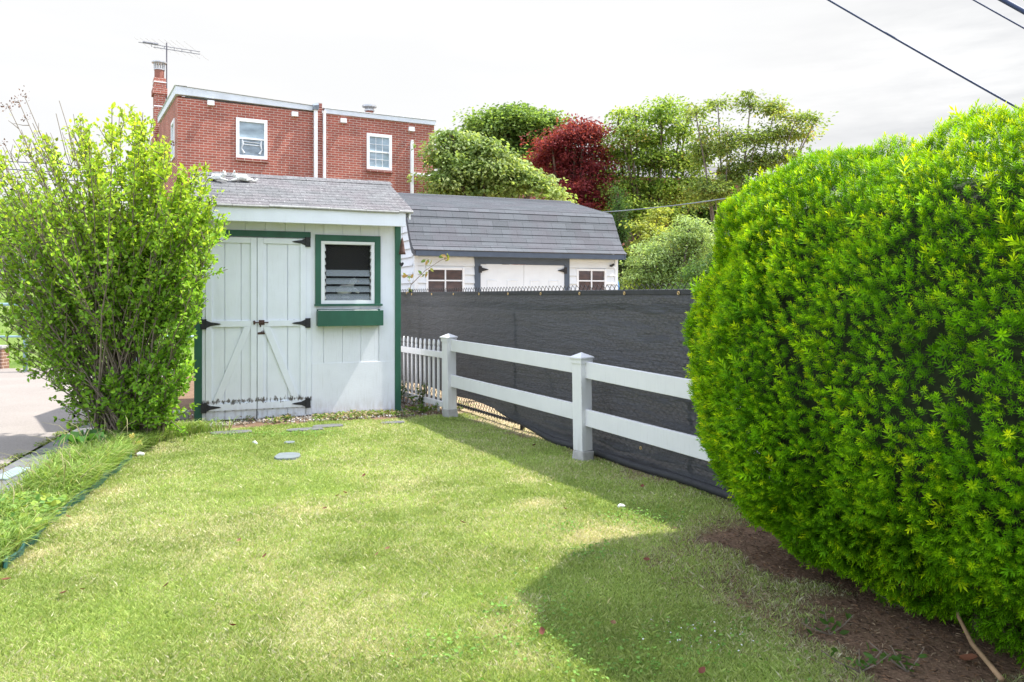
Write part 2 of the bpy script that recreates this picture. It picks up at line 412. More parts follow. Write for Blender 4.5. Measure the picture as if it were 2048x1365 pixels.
# driveway sheet on the left (exposed aggregate)
dm = NT('aggregate_concrete'); cc = dm.coord()
dcol = dm.ramp(dm.noise(cc, 120, 3, .7), (.3, (.165, .142, .124)), (.5, (.245, .217, .195)), (.7, (.33, .298, .275)))
dcol = dm.mix(dm.ramp(dm.noise(cc, 1.1, 5), (.42, 0.), (.7, .3)), dcol, (.33, .3, .27))
M['drive'] = dm.finish(dcol, .9, dm.bump(dm.noise(cc, 130, 2), .006, .6), .2)
def kerb_pt(t, q, z=0.0): p = KERB_A + KD * t + KN * q; return (p[0], p[1], z)
mb = MB()
mb.add([kerb_pt(-8, -.05, .012), kerb_pt(9.7, -.05, .012), (-3.4, 16.4, .012), (-22, 16.4, .012), (-22, -1, .012)], [(0, 1, 2, 3, 4)][::1])
o = mb.build('driveway', M['drive']); props(o, kind='structure')
# slate kerb slabs between driveway and bed
slabs = [(-3.2, -1.55), (-1.5, -.32), (-.27, .62), (.66, 1.35), (1.40, 2.25), (2.29, 3.3)]
slab_lab = ['grey slate kerb slab nearest the camera beside the driveway', 'grey slate kerb slab beside the tall grass, near the left frame edge', 'long grey slate kerb slab crossed by the shrub shadow edge',
            'grey slate kerb slab where the broad dock leaves reach', 'pale grey slate kerb slab left of the shrub foot', 'grey slate kerb slab half hidden behind the shrub stems']
for (t0, t1), lb in zip(slabs, slab_lab):
    c = KERB_A + KD * t0; ang = math.atan2(KD[1], KD[0])
    s = MB().box(0, t1 - t0 - .012, -.52, -.03, -.04, .035 + .008 * random.random())
    s.v = [(x + .012 * random.uniform(-1, 1), y + .012 * random.uniform(-1, 1), z) for x, y, z in s.v]
    o = s.build('kerb_slab', M['slate'], None, .006)
    o.location = (c[0], c[1], 0); o.rotation_euler = (0, 0, ang)
    props(o, lb, 'paving slab', 'slate slabs edging the driveway')
mb = MB().prism([(0, 0), (.42, .02), (.46, .16), (.03, .13)], 0, .01, Matrix(((1,0,0,0),(0,0,1,0),(0,1,0,0),(0,0,0,1))))
o = mb.build('slate_offcut', M['blueslate']); p = ground_px(14, 972); o.location = (p[0], p[1], .045); o.rotation_euler = (0, 0, R(95))
props(o, 'thin pale blue slate piece lying across the kerb slabs', 'slate piece')

# stepping slates in the lawn and the row in front of the shed
def flat_stone(u, v, wx, wy, mat, name, label, cat='stone', group=None, rz=0.0, z=.012, th=.03, irr=.12, n=11):
    r = random.Random(int(u * 7 + v)); p = ground_px(u, v)
    poly = []
    for k in range(n):
        a = 2 * math.pi * k / n; e = 4.0
        rr = 1 / (abs(math.cos(a))**e + abs(math.sin(a))**e)**(1 / e)
        rr *= 1 - irr * r.random(); poly.append((wx / 2 * rr * math.cos(a), wy / 2 * rr * math.sin(a)))
    s = MB(); m = len(poly)
    s.add([(x, y, -th) for x, y in poly] + [(x, y, 0) for x, y in poly], [tuple(range(m))[::-1], tuple(range(m, 2*m))] + [(i, (i+1) % m, (i+1) % m + m, i + m) for i in range(m)])
    o = s.build(name, mat, None, .004); o.location = (p[0], p[1], z); o.rotation_euler = (0, 0, rz)
    return props(o, label, cat, group)
flat_stone(575, 914, .235, .30, M['paleslate'], 'stepping_stone', 'pale blue grey slate stepping stone lying alone in the lawn', rz=.2, z=.016)
flat_stone(579, 886, .11, .11, M['paleslate'], 'stepping_stone', 'small pale stone sunk behind the larger stepping stone', rz=.2, z=.012)
for i, (u, v, wx, wy, lb) in enumerate([(462, 866, .46, .2, 'dark slate slab in the row before the shed doors, leftmost'), (610, 860, .42, .17, 'dark slate slab in front of the right shed door'),
        (655, 853, .36, .2, 'dark slate slab in front of the shed wall under the window'), (785, 846, .3, .14, 'short slate slab near the green corner post of the shed')]):
    flat_stone(u, v, wx, wy, M['slate'], 'slate_slab', lb, 'paving slab', 'slates in front of the shed', rz=PSI, z=.012, irr=.1)

# white gravel round the shed foot (stuff)
def pebbles(name, pts, smin, smax, pal, kind='stuff'):
    tv = np.array([(1, 0, 0), (-1, 0, 0), (0, 1, 0), (0, -1, 0), (0, 0, .7), (0, 0, -.7), (.7, .7, .25), (-.7, .6, .2)], float)[:6]
    tf = np.array([(0, 2, 4), (2, 1, 4), (1, 3, 4), (3, 0, 4), (2, 0, 5), (1, 2, 5), (3, 1, 5), (0, 3, 5)])
    n = len(pts)
    rot = frames(rng.normal(size=(n, 3))); sc = rng.uniform(smin, smax, (n, 1)) * rng.uniform(.6, 1.2, (n, 3))
    v, f = scatter(tv, tf, pts, rot, sc)
    o = np_mesh(name, v, f, M['pebble'], None, cols_for(n, 6, pal, None, .15)); props(o, kind=kind); return o
pm = NT('pebble'); M['pebble'] = pm.finish(pm.n('Attribute', attribute_name='col').outputs['Color'], .8, None, .3)
def shed_pt(s, q): return SO + np.outer(s, SX) + np.outer(q, SY)
n = 2600
s_ = np.concatenate([rng.uniform(-.7, 2.45, 1500), rng.uniform(2.4, 3.3, 900), rng.uniform(-1.1, -.05, 200)])
q_ = np.concatenate([-rng.uniform(.01, .46, 1500) - .05 * rng.random(1500), rng.uniform(-.45, .9, 900), rng.uniform(-.3, 1.2, 200)])
s_, q_ = np.tile(s_, 2), np.tile(q_, 2); s_ = s_ + rng.normal(0, .05, len(s_))
p2 = shed_pt(s_, q_)
keep = fbm(p2[:, 0] * 3, p2[:, 1] * 3, 8.0) > .42
p2 = p2[keep]
pebbles('gravel', np.c_[p2, rng.uniform(-.004, .02, len(p2))], .006, .017, [(.42, .40, .38), (.32, .29, .26), (.24, .20, .17), (.55, .54, .52), (.16, .13, .10), (.36, .29, .2)])

# ================================================================== lawn blades (stuff)
N = 1200000
Y = 2.55 * np.exp(rng.random(N) * math.log(11.0 / 2.55))
X = rng.uniform(-.72, .72, N) * (Y + .6)
dry, dirt = masks(X, Y)
ok = (X > edge_x(Y) + .0) & (fence_q(X, Y) > -.1) & (shed_q(X, Y) < -.40 - .12 * rng.random(N)) & (kerb_q(X, Y) > .4)
ok &= rng.random(N) > dirt * 1.06
ok &= ~((np.abs(X - ground_px(575, 914)[0]) < .115) & (np.abs(Y - ground_px(575, 914)[1]) < .15))
tuft = fbm(X * 7, Y * 7, 11.0)
X, Y, dry, tuft = X[ok], Y[ok], dry[ok], tuft[ok]; n = len(X)
gz = .02 * (fbm(X * 1.2, Y * 1.2, 1.0) - .5) + .012 * (fbm(X * 9, Y * 9, 3.0) - .5) - .006
hgt = rng.uniform(.010, .025, n) * (.6 + .9 * tuft) * (1 + .5 * (rng.random(n) < .03))
clump_ = np.clip((fbm(X * 6.5, Y * 6.5, 61.) - .50) / .25, 0, 1) * (rng.random(n) < .5); hgt = hgt * (1 + .5 * clump_ * rng.random(n))
lean = rng.normal(0, .45, (n, 2)); wid = rng.uniform(.0010, .0020, n) * np.clip(Y / 4.0, .9, 2.4)
ang = rng.uniform(0, 2 * math.pi, n); wx, wy = np.cos(ang) * wid, np.sin(ang) * wid
b = np.c_[X, Y, gz]
v = np.empty((n, 4, 3))
v[:, 0] = b + np.c_[wx, wy, np.zeros(n)]; v[:, 1] = b - np.c_[wx, wy, np.zeros(n)]
mid = b + np.c_[lean * hgt[:, None] * .35, hgt * .6]; tip = b + np.c_[lean * hgt[:, None] * 1.0, hgt * .95]
v[:, 2] = tip; v[:, 3] = mid + np.c_[wx, wy, np.zeros(n)] * .9
isdry = rng.random(n) < np.clip(dry * .95, 0, .93)
lush = fbm(X * 2.2, Y * 2.2, 21.0)
gp = np.array([(.325, .425, .11), (.38, .475, .145), (.265, .375, .09), (.44, .505, .185)])
dp = np.array([(.62, .57, .36), (.54, .53, .31), (.68, .64, .46), (.50, .52, .25)])
_, dirt2 = masks(X, Y); isdry &= rng.random(n) > clump_ * .35; isdry |= rng.random(n) < dirt2 * .8
c = np.where(isdry[:, None], dp[rng.integers(0, 4, n)], gp[rng.integers(0, 4, n)]) * (1 + rng.normal(0, .13, (n, 1)))
c = c * np.where(isdry, 1.0, 1.25 - .5 * lush - .04 * clump_)[:, None] * (1 - .5 * dirt2 * isdry)[:, None]
props(np_mesh('lawn_grass', v.reshape(-1, 3), (np.arange(n * 4).reshape(n, 4)), M['grass'], None, np.repeat(np.clip(c, .01, 1), 4, 0)), kind='stuff')

# clover patches and small broad weeds in the lawn (stuff)
def leaflets(name, pts, size, pal, up=.8, mat='grass', kind='stuff', wt=None):
    n = len(pts); d = rng.normal(size=(n, 3)); d[:, 2] = np.abs(d[:, 2]) * .25
    roll = rng.normal(size=(n, 3)) * .4
    d /= np.linalg.norm(d, axis=1, keepdims=True)
    bvec = np.cross(np.array([0, 0, 1.0])[None] + roll, d); bvec /= np.linalg.norm(bvec, axis=1, keepdims=True)
    rot = np.stack([d, bvec, np.cross(d, bvec)], 2)
    sc = rng.uniform(size[0], size[1], n)
    vv, ff = scatter(LEAF_V * np.array([1, 1.25, 1]), LEAF_F, pts, rot, sc)
    return np_mesh(name, vv, ff, M[mat], None, cols_for(n, 6, pal, wt))
pts = []
for u, v_, rx, ry, k in [(545, 872, .55, .16, 420), (640, 868, .35, .1, 160), (470, 878, .25, .08, 90), (1290, 1040, .3, .25, 330), (1130, 1060, .16, .12, 140), (1090, 1240, .2, .35, 240), (1260, 1330, .3, .25, 220), (1420, 1290, .35, .25, 220), (1180, 1110, .12, .12, 120), (1000, 1225, .05, .05, 40), (900, 1300, .3, .2, 160)]:
    g0 = ground_px(u, v_); pts.append(np.c_[g0[0] + rng.normal(0, rx * .6, k), g0[1] + rng.normal(0, ry * .6, k), rng.uniform(.008, .045, k)])
pts = np.concatenate(pts)
pts = pts[(shed_q(pts[:, 0], pts[:, 1]) < -.3)]
props(leaflets('clover', pts, (.010, .022), [(.16, .31, .055), (.19, .35, .065), (.14, .27, .045)]), kind='stuff')
g0 = ground_px(1425, 1290); k = 26
fp = np.c_[g0[0] + rng.normal(0, .14, k), g0[1] + rng.normal(0, .10, k), rng.uniform(.03, .05, k)]
pebbles('clover_flowers', fp, .003, .006, [(.7, .7, .68)])

# fallen leaves, paper scrap, stick
M['deadleaf'] = leaf_mat('dead_leaf', .15, .8, (1.1, .9, .7))
def dead_leaf_mesh():
    a = MB()
    top = []
    for i in range(7):
        t = i / 6; w_ = .30 * math.sin(math.pi * min(1, t * .92 + .06)) + .01
        for s_ in (-1, 0, 1): top.append((t - .5, s_ * w_ * (1 + .15 * (i % 2)), .30 * abs(s_) * w_ * 1.6 + .16 * (t - .5)**2 * 4))
    fs = []
    for i in range(6):
        for j in range(2): fs.append((i*3+j, i*3+j+1, i*3+3+j+1, i*3+3+j))
    return top, fs
dv, df = dead_leaf_mesh()
leaf_px = [(650, 1027, 1), (728, 960, 1), (675, 1001, 1), (690, 995, 1), (530, 1124, 1), (333, 1184, 1), (478, 1092, 0), (127, 1200, 1), (12, 1173, 1), (165, 1193, 0), (136, 1044, 1), (754, 1121, 0), (775, 1109, 0),
           (926, 1056, 1), (1130, 1028, 1), (1085, 1279, 1), (1294, 1132, 1), (1285, 982, 1), (1484, 1041, 1), (465, 1267, 1), (1226, 1262, 0), (1068, 898, 1), (1404, 1360, 1), (1940, 1330, 2)]
for u, v_, kk in leaf_px:
    p = ground_px(u, v_)
    c = [(.20, .11, .055), (.13, .042, .025), (.15, .06, .03)][kk]
    s = [.035, .042, .09][kk] * random.uniform(.85, 1.15)
    vs = np.array(dv) * s
    o = np_mesh('fallen_leaf', vs, np.array(df), M['deadleaf'], None, np.tile(np.array(c) * random.uniform(.8, 1.2), (len(vs), 1)))
    o.location = (p[0], p[1], .034 if kk < 2 else .02); o.rotation_euler = (random.uniform(-.5, .5), random.uniform(-.5, .5), random.uniform(0, 6.28))
    if kk == 2: props(o, 'large dead brown leaf on the bare soil under the hedge', 'leaf')
    elif kk == 0: props(o, 'small pale tan dead leaf lying on the open lawn', 'leaf', 'pale dead leaves on the lawn')
    else: props(o, 'small curled reddish brown dead leaf lying on the lawn', 'leaf', 'reddish dead leaves on the lawn')
M['paper'] = plain('paper', (.75, .75, .74), .8, .08)
def scrap(u, v_, l, w_, name, label, cat, mat, rz):
    p = ground_px(u, v_); s = MB()
    s.tube([(-l/2, 0, 0), (-l/6, .006, .006), (l/5, -.004, .004), (l/2, .003, 0)], [w_*.7, w_, w_*.9, w_*.6], 6)
    o = s.build(name, mat, None, 0, False); o.location = (p[0], p[1], .035); o.rotation_euler = (0, 0, rz)
    props(o, label, cat)
scrap(281, 917, .06, .02, 'paper_scrap', 'white paper scrap beside the shrub foot', 'litter', M['paper'], .3)
scrap(510, 893, .10, .013, 'pale_stick', 'short pale stick lying in the lawn near the shed', 'stick', M['paper'], -.9)
scrap(1243, 1023, .05, .012, 'pale_stick', 'small pale wood chip on the lawn edge of the fence shadow', 'stick', M['paper'], .4)
s = MB(); pb = [ground_px(1905, 1245), ground_px(1918, 1282), ground_px(1945, 1318), ground_px(1975, 1350), ground_px(2003, 1380)]
s.tube([(p[0], p[1], z) for p, z in zip(pb, (.18, .10, .06, .05, .04))], [.006, .008, .010, .010, .011], 7)
M['palewood'] = plain('bare_wood', (.34, .22, .12), .8, .2, 20)
props(s.build('bare_branch', M['palewood'], None, 0, True), 'long bare tan branch on the soil at the hedge foot', 'branch')

n = 26000; pq = np.c_[rng.uniform(-.3, 3.4, n), rng.uniform(.1, 2.0, n)]
lx_, ly_ = HP[0] + pq[:, 0] * .462 - pq[:, 1] * .887, HP[1] - pq[:, 0] * .887 - pq[:, 1] * .462
_, dd = masks(lx_, ly_); keep = rng.random(n) < dd * .9; lx_, ly_ = lx_[keep], ly_[keep]; n = len(lx_)
d = rng.normal(size=(n, 3)); d[:, 2] *= .18
v, f = scatter(LEAF_V * np.array([1, .35, 1]), LEAF_F, np.c_[lx_, ly_, rng.uniform(.0, .012, n)], frames(d, np.array([0, 0, 1.0]) + rng.normal(0, .3, (n, 3))), rng.uniform(.008, .032, n))
props(np_mesh('needle_litter', v, f, M['deadleaf'], None, cols_for(n, 6, [(.20, .13, .08), (.12, .075, .05), (.32, .24, .15), (.07, .05, .035), (.26, .15, .08)])), kind='stuff')

# green plastic lawn edging
s = MB(); pts_e = EDGE[1:11]
for i in range(len(pts_e)):
    pass
dense = np.array([np.array([np.interp(t, np.arange(len(pts_e)), pts_e[:, k]) for k in (0, 1)]) for t in np.linspace(0, len(pts_e) - 1, 50)])
dense += np.c_[.012 * np.sin(np.arange(50) * .9), .01 * np.cos(np.arange(50) * 1.3)]
M['edging'] = plain('green_plastic', (.02, .085, .075), .4, .2)
vs = []; fs = []
for i, (x, y) in enumerate(dense):
    t = dense[min(i+1, 49)] - dense[max(i-1, 0)]; t /= np.linalg.norm(t); nn = np.array([-t[1], t[0]])
    hh = .05 + .014 * math.sin(i * .7)
    for off, z in ((-.004, -.02), (-.004, hh), (.004, hh), (.004, -.02)): vs.append((x + nn[0]*off, y + nn[1]*off, z))
for i in range(49):
    for k in range(4): fs.append((i*4+k, i*4+(k+1) % 4, i*4+4+(k+1) % 4, i*4+4+k))
s.add(vs, fs); s.tube([(x, y, .05 + .014 * math.sin(i * .7)) for i, (x, y) in enumerate(dense)], .009, 6)
props(s.build('lawn_edging', M['edging']), 'low dark green plastic edging strip between lawn and bed', 'edging')

# bed of long grass along the edging (stuff)
n = 30000
Yb = rng.uniform(4.0, 9.2, n); xe = edge_x(Yb)
kx = KERB_A[0] + (Yb - KERB_A[1]) * KD[0] / KD[1] + .50
Xb = kx - .06 + (xe - kx + .04) * rng.random(n)**.85
ok = (xe > kx + .05) & (shed_q(Xb, Yb) < -.62) & (Yb < 8.9) & (rng.random(n) < .55 + .9 * (fbm(Xb * 2.5, Yb * 2.5, 31.) - .35))
Xb, Yb = Xb[ok], Yb[ok]; n = len(Xb)
tall = fbm(Xb * 1.6, Yb * 1.6, 33.)
hb = rng.uniform(.05, .16, n) * (.5 + 1.3 * tall)
ln = rng.normal(0, .6, (n, 2)) + np.array([.35, -.25]); wd = rng.uniform(.002, .0042, n); an = rng.uniform(0, 6.28, n)
w2 = np.c_[np.cos(an) * wd, np.sin(an) * wd, np.zeros(n)]
b = np.c_[Xb, Yb, np.zeros(n)]; m1 = b + np.c_[ln * hb[:, None] * .25, hb * .6]; m2 = b + np.c_[ln * hb[:, None] * .7, hb * .95]; tp = b + np.c_[ln * hb[:, None] * 1.35, hb * .95]
v = np.stack([b + w2, b - w2, m1 - w2, m1 + w2, m2 - w2 * .8, m2 + w2 * .8, tp, tp], 1)
f = (np.array([(0, 1, 2, 3), (3, 2, 4, 5), (5, 4, 6, 7)])[None] + (np.arange(n) * 8)[:, None, None]).reshape(-1, 4)
pal = [(.24, .36, .08), (.30, .42, .10), (.19, .31, .06), (.40, .44, .17), (.50, .46, .25)]
cb = cols_for(n, 8, pal, [3, 3, 3, 1.0, .4])
vs_all, fs_all, cs_all = [v.reshape(-1, 3)], [f], [cb]
base = n * 8
# seed heads on thin stalks
for i in range(80):
    y0 = rng.uniform(5.2, 8.6); x0 = KERB_A[0] + (y0 - KERB_A[1]) * KD[0] / KD[1] + .5 + rng.uniform(-.06, .45)
    hh = rng.uniform(.14, .34); le = np.array([rng.normal(-.05, .1), rng.normal(0, .08)])
    r = .0011
    pts_ = [np.array([x0, y0, 0]), np.array([x0 + le[0]*.4, y0 + le[1]*.4, hh*.6]), np.array([x0 + le[0], y0 + le[1], hh]), np.array([x0 + le[0]*1.6 - .015, y0 + le[1]*1.6, hh + .035])]
    rr = [r, r, .0042, .0016]
    vv = []
    for p, q in zip(pts_, rr):
        for k in range(4): vv.append(p + q * np.array([math.cos(k*1.57), math.sin(k*1.57), 0]))
    ff = [(a*4+k, a*4+(k+1) % 4, a*4+4+(k+1) % 4, a*4+4+k) for a in range(3) for k in range(4)]
    vs_all.append(np.array(vv)); fs_all.append(np.array(ff) + base); base += 16
    cs_all.append(np.tile(np.array([(.36, .34, .17)]) * rng.uniform(.8, 1.2), (16, 1)))
props(np_mesh('tall_grass', np.concatenate(vs_all), np.concatenate(fs_all), M['grass'], None, np.concatenate(cs_all)), kind='stuff')
# low leafy ground cover in the near corner of the bed, and weeds in the kerb joint and at the shed foot
pts = []
for u, v_, rx, ry, k, zz in [(40, 1055, .35, .3, 750, .13), (-30, 1040, .3, .3, 400, .14), (75, 1040, .22, .18, 350, .12)]:
    g0 = ground_px(u, v_); pts.append(np.c_[g0[0] + rng.normal(0, rx * .55, k), g0[1] + rng.normal(0, ry * .55, k), rng.uniform(.02, zz, k)])
pts = np.concatenate(pts); pts = pts[pts[:, 0] < edge_x(pts[:, 1]) + .02]
props(leaflets('ground_cover', pts, (.03, .055), [(.20, .32, .05), (.30, .38, .06), (.16, .28, .06), (.12, .26, .06)]), kind='stuff')
n = 2200; t_ = rng.uniform(-2.5, 3.4, n); q_ = rng.normal(-.03, .035, n) - .03 * (fbm(t_ * 2, t_ * 0, 3.) > .5)
pp = KERB_A + np.outer(t_, KD) + np.outer(q_, KN); keep = fbm(t_ * 3, t_ * 0, 40.) > .40
pp = pp[keep]
props(leaflets('joint_weeds', np.c_[pp, rng.uniform(.012, .04, len(pp))], (.012, .03), [(.16, .24, .05), (.22, .28, .06), (.30, .29, .12)]), kind='stuff')
n = 4200; s_ = np.concatenate([rng.uniform(-.3, 2.5, 3400), rng.uniform(2.45, 3.4, 800)]); q_ = np.concatenate([-np.abs(rng.normal(.26, .13, 3400)) - .02, rng.uniform(-.5, .5, 800)])
pp = shed_pt(s_, q_); keep = fbm(pp[:, 0] * 4, pp[:, 1] * 4, 50.) > .5; pp = pp[keep]
props(leaflets('shed_weeds', np.c_[pp, rng.uniform(.01, .05, len(pp))], (.02, .045), [(.13, .22, .04), (.18, .27, .05), (.42, .36, .22), (.34, .27, .15)]), kind='stuff')
# dock with broad leaves at the shrub foot
t = thing('dock_plant', 'broad leaved green dock plant beside the kerb at the shrub foot', 'plant', (*ground_px(165, 915), 0))
for k in range(9):
    a = k * .7 + .3; l = random.uniform(.2, .32); top = []
    for i in range(7):
        s_ = i / 6; r_ = l * s_; z = .24 * math.sin(s_ * 2.2) * (1 - .2 * s_) * (.7 + .5 * random.random()) if i else 0
        ww = .055 * math.sin(math.pi * min(1, s_ * .85 + .1)) if s_ > .15 else .004
        for sd in (-1, 0, 1): top.append((r_ * math.cos(a) - sd * ww * math.sin(a), r_ * math.sin(a) + sd * ww * math.cos(a), z + abs(sd) * .012))
    fs = [(i*3+j, i*3+j+1, i*3+4+j, i*3+3+j) for i in range(6) for j in range(2)]
    np_mesh('leaf', np.array(top), np.array(fs), M['leaf'], t, np.tile(np.array((.07, .17, .04)) * random.uniform(.8, 1.3), (len(top), 1)), True)
# small yellow flowered weed
t = thing('flowering_weed', 'small weed with pale yellow flower heads in front of the shrub stems', 'plant', (*ground_px(272, 915), 0))
s = MB(); fl = []
for k in range(7):
    a = k * .9; e = (.05 * math.cos(a), .03 * math.sin(a), .12 + .1 * random.random()); s.tube([(0, 0, 0), (e[0]*.5, e[1]*.5, e[2]*.6), e], [.003, .002, .0015], 5); fl.append(e)
s.build('stem', M['palewood'], t)
v, f = scatter(LEAF_V * np.array([1, 1.4, 1]), LEAF_F, np.repeat(np.array(fl), 9, 0), frames(rng.normal(size=(63, 3))), rng.uniform(.014, .026, 63))
fc = cols_for(63, 6, [(.55, .5, .18), (.45, .45, .15)])
for k in range(7): np_mesh('flower_head', v[k*54:(k+1)*54], f[:18], M['leaf'], t, fc[k*54:(k+1)*54])

# ================================================================== white garden shed (local: x along the front, -y to the viewer)
shed = thing('garden_shed', 'small white wooden garden shed with green trim and grey shingle roof', 'shed', (SO[0], SO[1], 0), PSI)
WID, DEP, WH = 2.43, 2.0, 2.46
HOLE = (1.415, 2.088, 1.40, 2.183)
DOORS = (.06, 1.228, 0, 2.21)
s = MB()
xs = sorted([0.0] + [1.212 + .2338 * k for k in range(-5, 6)] + [WID])
xs = [x for x in xs if 0 <= x <= WID]
def clip_rects(x0, x1, z0, z1, holes):
    rects = [(x0, x1, z0, z1)]
    for hx0, hx1, hz0, hz1 in holes:
        out = []
        for a, b, c, d in rects:
            if hx1 <= a or hx0 >= b or hz1 <= c or hz0 >= d: out.append((a, b, c, d)); continue
            if a < hx0: out.append((a, hx0, c, d))
            if b > hx1: out.append((hx1, b, c, d))
            aa, bb = max(a, hx0), min(b, hx1)
            if c < hz0: out.append((aa, bb, c, hz0))
            if d > hz1: out.append((aa, bb, hz1, d))
        rects = out
    return rects
for a, b in zip(xs[:-1], xs[1:]):
    for r in clip_rects(a + .0035, b - .0035, .015, WH, [HOLE, DOORS]): s.box(r[0], r[1], 0, .012, r[2], r[3])
for r in clip_rects(0, WID, .015, WH, [HOLE, DOORS]): s.box(r[0], r[1], .0125, .03, r[2], r[3])
# plywood patch line along the lower wall right of the doors
s.box(1.30, 2.355, -.006, -.0005, .03, .655)
s.box(0, .03, .031, DEP, .015, WH + .2); s.box(WID - .03, WID, .031, DEP, .015, WH + .2); s.box(0.031, WID - .031, DEP - .03, DEP, .015, WH)
# gable triangles
for x in (0.002, WID - .028): s.prism([(.0, WH), (DEP, WH), (DEP / 2, 2.98)], 0, .026, Matrix(((0,1,0,x),(1,0,0,0),(0,0,1,0),(0,0,0,1))))
wall = s.build('wall', M['siding'], shed, .002)
s = MB().box(.035, WID - .035, .6, .61, .02, WH); s.box(.035, WID - .035, .032, 1.9, .0, .014)
s.build('interior_shade_panel', M['dark'], shed)  # added dark panel and floor, interior shade put into their colour
# roof courses
PIT = math.atan2(.53, 1.33)
M['shingle_old'] = shingle('worn_shingle', .125, math.cos(PIT), .17, (.135, .136, .14), .9, .16)
def roof_side(sb, y0, z0, y1, z1, n, x0, x1, th=.006, jag=0.0):
    for k in range(n):
        t0, t1 = k / n, (k + 1.25) / n
        a = np.array([y0 + (y1-y0)*t0, z0 + (z1-z0)*t0]); b = np.array([y0 + (y1-y0)*min(t1, 1), z0 + (z1-z0)*min(t1, 1)])
        d = (b - a) / np.linalg.norm(b - a); nn = np.array([-d[1], d[0]]) * (1 if y1 > y0 else -1)
        if nn[1] < 0: nn = -nn
        a1 = a + nn * (th + .004); b1 = b + nn * .006
        sb.add([(x0, *a), (x1, *a), (x1, *b), (x0, *b), (x0, *a1), (x1, *a1), (x1, *b1), (x0, *b1)],
               [(0,3,2,1),(4,5,6,7),(0,1,5,4),(2,3,7,6),(0,4,7,3),(1,2,6,5)])
s = MB(); X0, X1 = -.1, 2.515
roof_side(s, -.335, 2.565, 1.0, 3.10, 11, X0, X1)
roof_side(s, 2.335, 2.565, 1.0, 3.10, 11, X0, X1)
for k in range(9): s.add([(X0 + (X1-X0)*k/9, .86, 3.06), (X0 + (X1-X0)*(k+1.1)/9, .86, 3.06), (X0 + (X1-X0)*(k+1.1)/9, 1.0, 3.122), (X0 + (X1-X0)*k/9, 1.0, 3.128), (X0 + (X1-X0)*(k+1.1)/9, 1.14, 3.06), (X0 + (X1-X0)*k/9, 1.14, 3.06)], [(0,1,2,3),(3,2,4,5)])
roof = s.build('roof', M['shingle_old'], shed)
# drooping first course (rounded, broken edge)
s = MB(); r = random.Random(4)
x = X0
while x < X1:
    l = min(r.uniform(.35, .75), X1 - x); 
    if not (2.02 < x + l / 2 < 2.12): s.tube([(x, -.335, 2.558 + r.uniform(-.006, .006)), (x + l - .004, -.335, 2.558 + r.uniform(-.008, .004))], [.016, .017], 8)
    x += l
s.build('drip_edge', plain('edge_shingle', (.33, .33, .32), .9, .2, 20, .5), roof)
s = MB().box(X0 + .02, 2.42, -.315, -.29, 2.375, 2.545)
s.build('fascia_board', M['fascia'], shed, .003)
s = MB().box(X0 + .02, 2.42, -.289, -.002, 2.47, 2.485); s.build('soffit', M['fascia'], shed)
for x in (X0 + .02, 2.47):
    for sg in (0, 1):
        y0, y1 = (-.289, .999) if sg == 0 else (2.29, 1.001)
        MB().prism([(y0, 2.47), (y1, 2.98), (y1, 3.085), (y0, 2.565)], 0, .022, Matrix(((0,1,0,x),(1,0,0,0),(0,0,1,0),(0,0,0,1)))).build('rake_board', M['fascia'], shed)
# green corner boards, door head
for (x0, x1) in ((-.065, .022), (2.358, 2.434)):
    MB().box(x0, x1, -.024, -.0005 if x0 > 0 else .03, -.03, 2.44).build('corner_board', M['green'], shed, .002)
MB().box(.024, 1.285, -.026, -.001, 2.217, 2.293).build('door_head', M['green'], shed, .002)
for _a, _b in ((1.229, 1.294), (.0225, .0595)): MB().box(_a, _b, -.016, -.001, .02, 2.212).build('door_jamb', M['door'], shed, .002)
# doors
def door(x0, x1, left):
    s = MB(); w_ = x1 - x0
    bx = [x0, x0 + .216, x0 + w_ * .69, x1] if left else [x0, x0 + .115, x0 + w_*.62, x1]
    for a, b in zip(bx[:-1], bx[1:]): s.box(a + .004, b - .004, -.006, .01, .012, 2.205)
    s.box(x0 + .002, x1 - .002, .0105, .02, .013, 2.204)
    d = s.build('door', M['door'], shed, .002)
    s = MB(); st = .07; y0, y1 = -.032, -.0065
    s.box(x0 + .001, x0 + st, y0, y1, .207, 2.2055); s.box(x1 - st, x1 - .001, y0, y1, .207, 2.2055)
    s.box(x0 + st + .001, x1 - st - .001, y0 + .001, y1, 2.137, 2.2055)
    s.box(x0 + st + .001, x1 - st - .001, y0 + .001, y1, 1.125, 1.20)
    s.box(x0 + .002, x1 - .002, y0 - .002, y1, .125, .2065)
    a0, a1, zb, zt = x0 + st + .002, x1 - st - .002, .208, 1.124; ww = .085
    if left: poly = [(a0, zb), (a0 + ww, zb), (a1, zt - .02), (a1, zt), (a1 - ww + .01, zt)]
    else: poly = [(a1 - ww, zb), (a1, zb), (a0 + ww - .01, zt), (a0, zt), (a0, zt - .02)]
    s.prism(poly, y0 + .002, y1)
    s.build('door_frame', M['door'], d, .0025)
    hx = x0 - .022 if left else x1 + .022
    for z in (2.167, 1.162, .168):
        sg = 1 if left else -1
        s = MB()
        s.prism([(hx - .03, z - .06), (hx + .03, z - .06), (hx + .03, z + .06), (hx - .03, z + .06)], -.042, -.0335)
        s.tube([(hx + sg * .024, -.040, z - .06), (hx + sg * .024, -.040, z + .06)], .009, 8)
        s.prism([(hx + sg*.031, z - .045), (hx + sg*.08, z - .022), (hx + sg*.17, z - .009), (hx + sg*.195, z), (hx + sg*.17, z + .009), (hx + sg*.08, z + .022), (hx + sg*.031, z + .045)][::sg], -.041, -.0343)
        for dx in (.06, .10, .15): s.tube([(hx + sg*dx, -.044, z), (hx + sg*dx, -.038, z)], .005, 6)
        s.build('hinge', M['iron'], d)
    return d
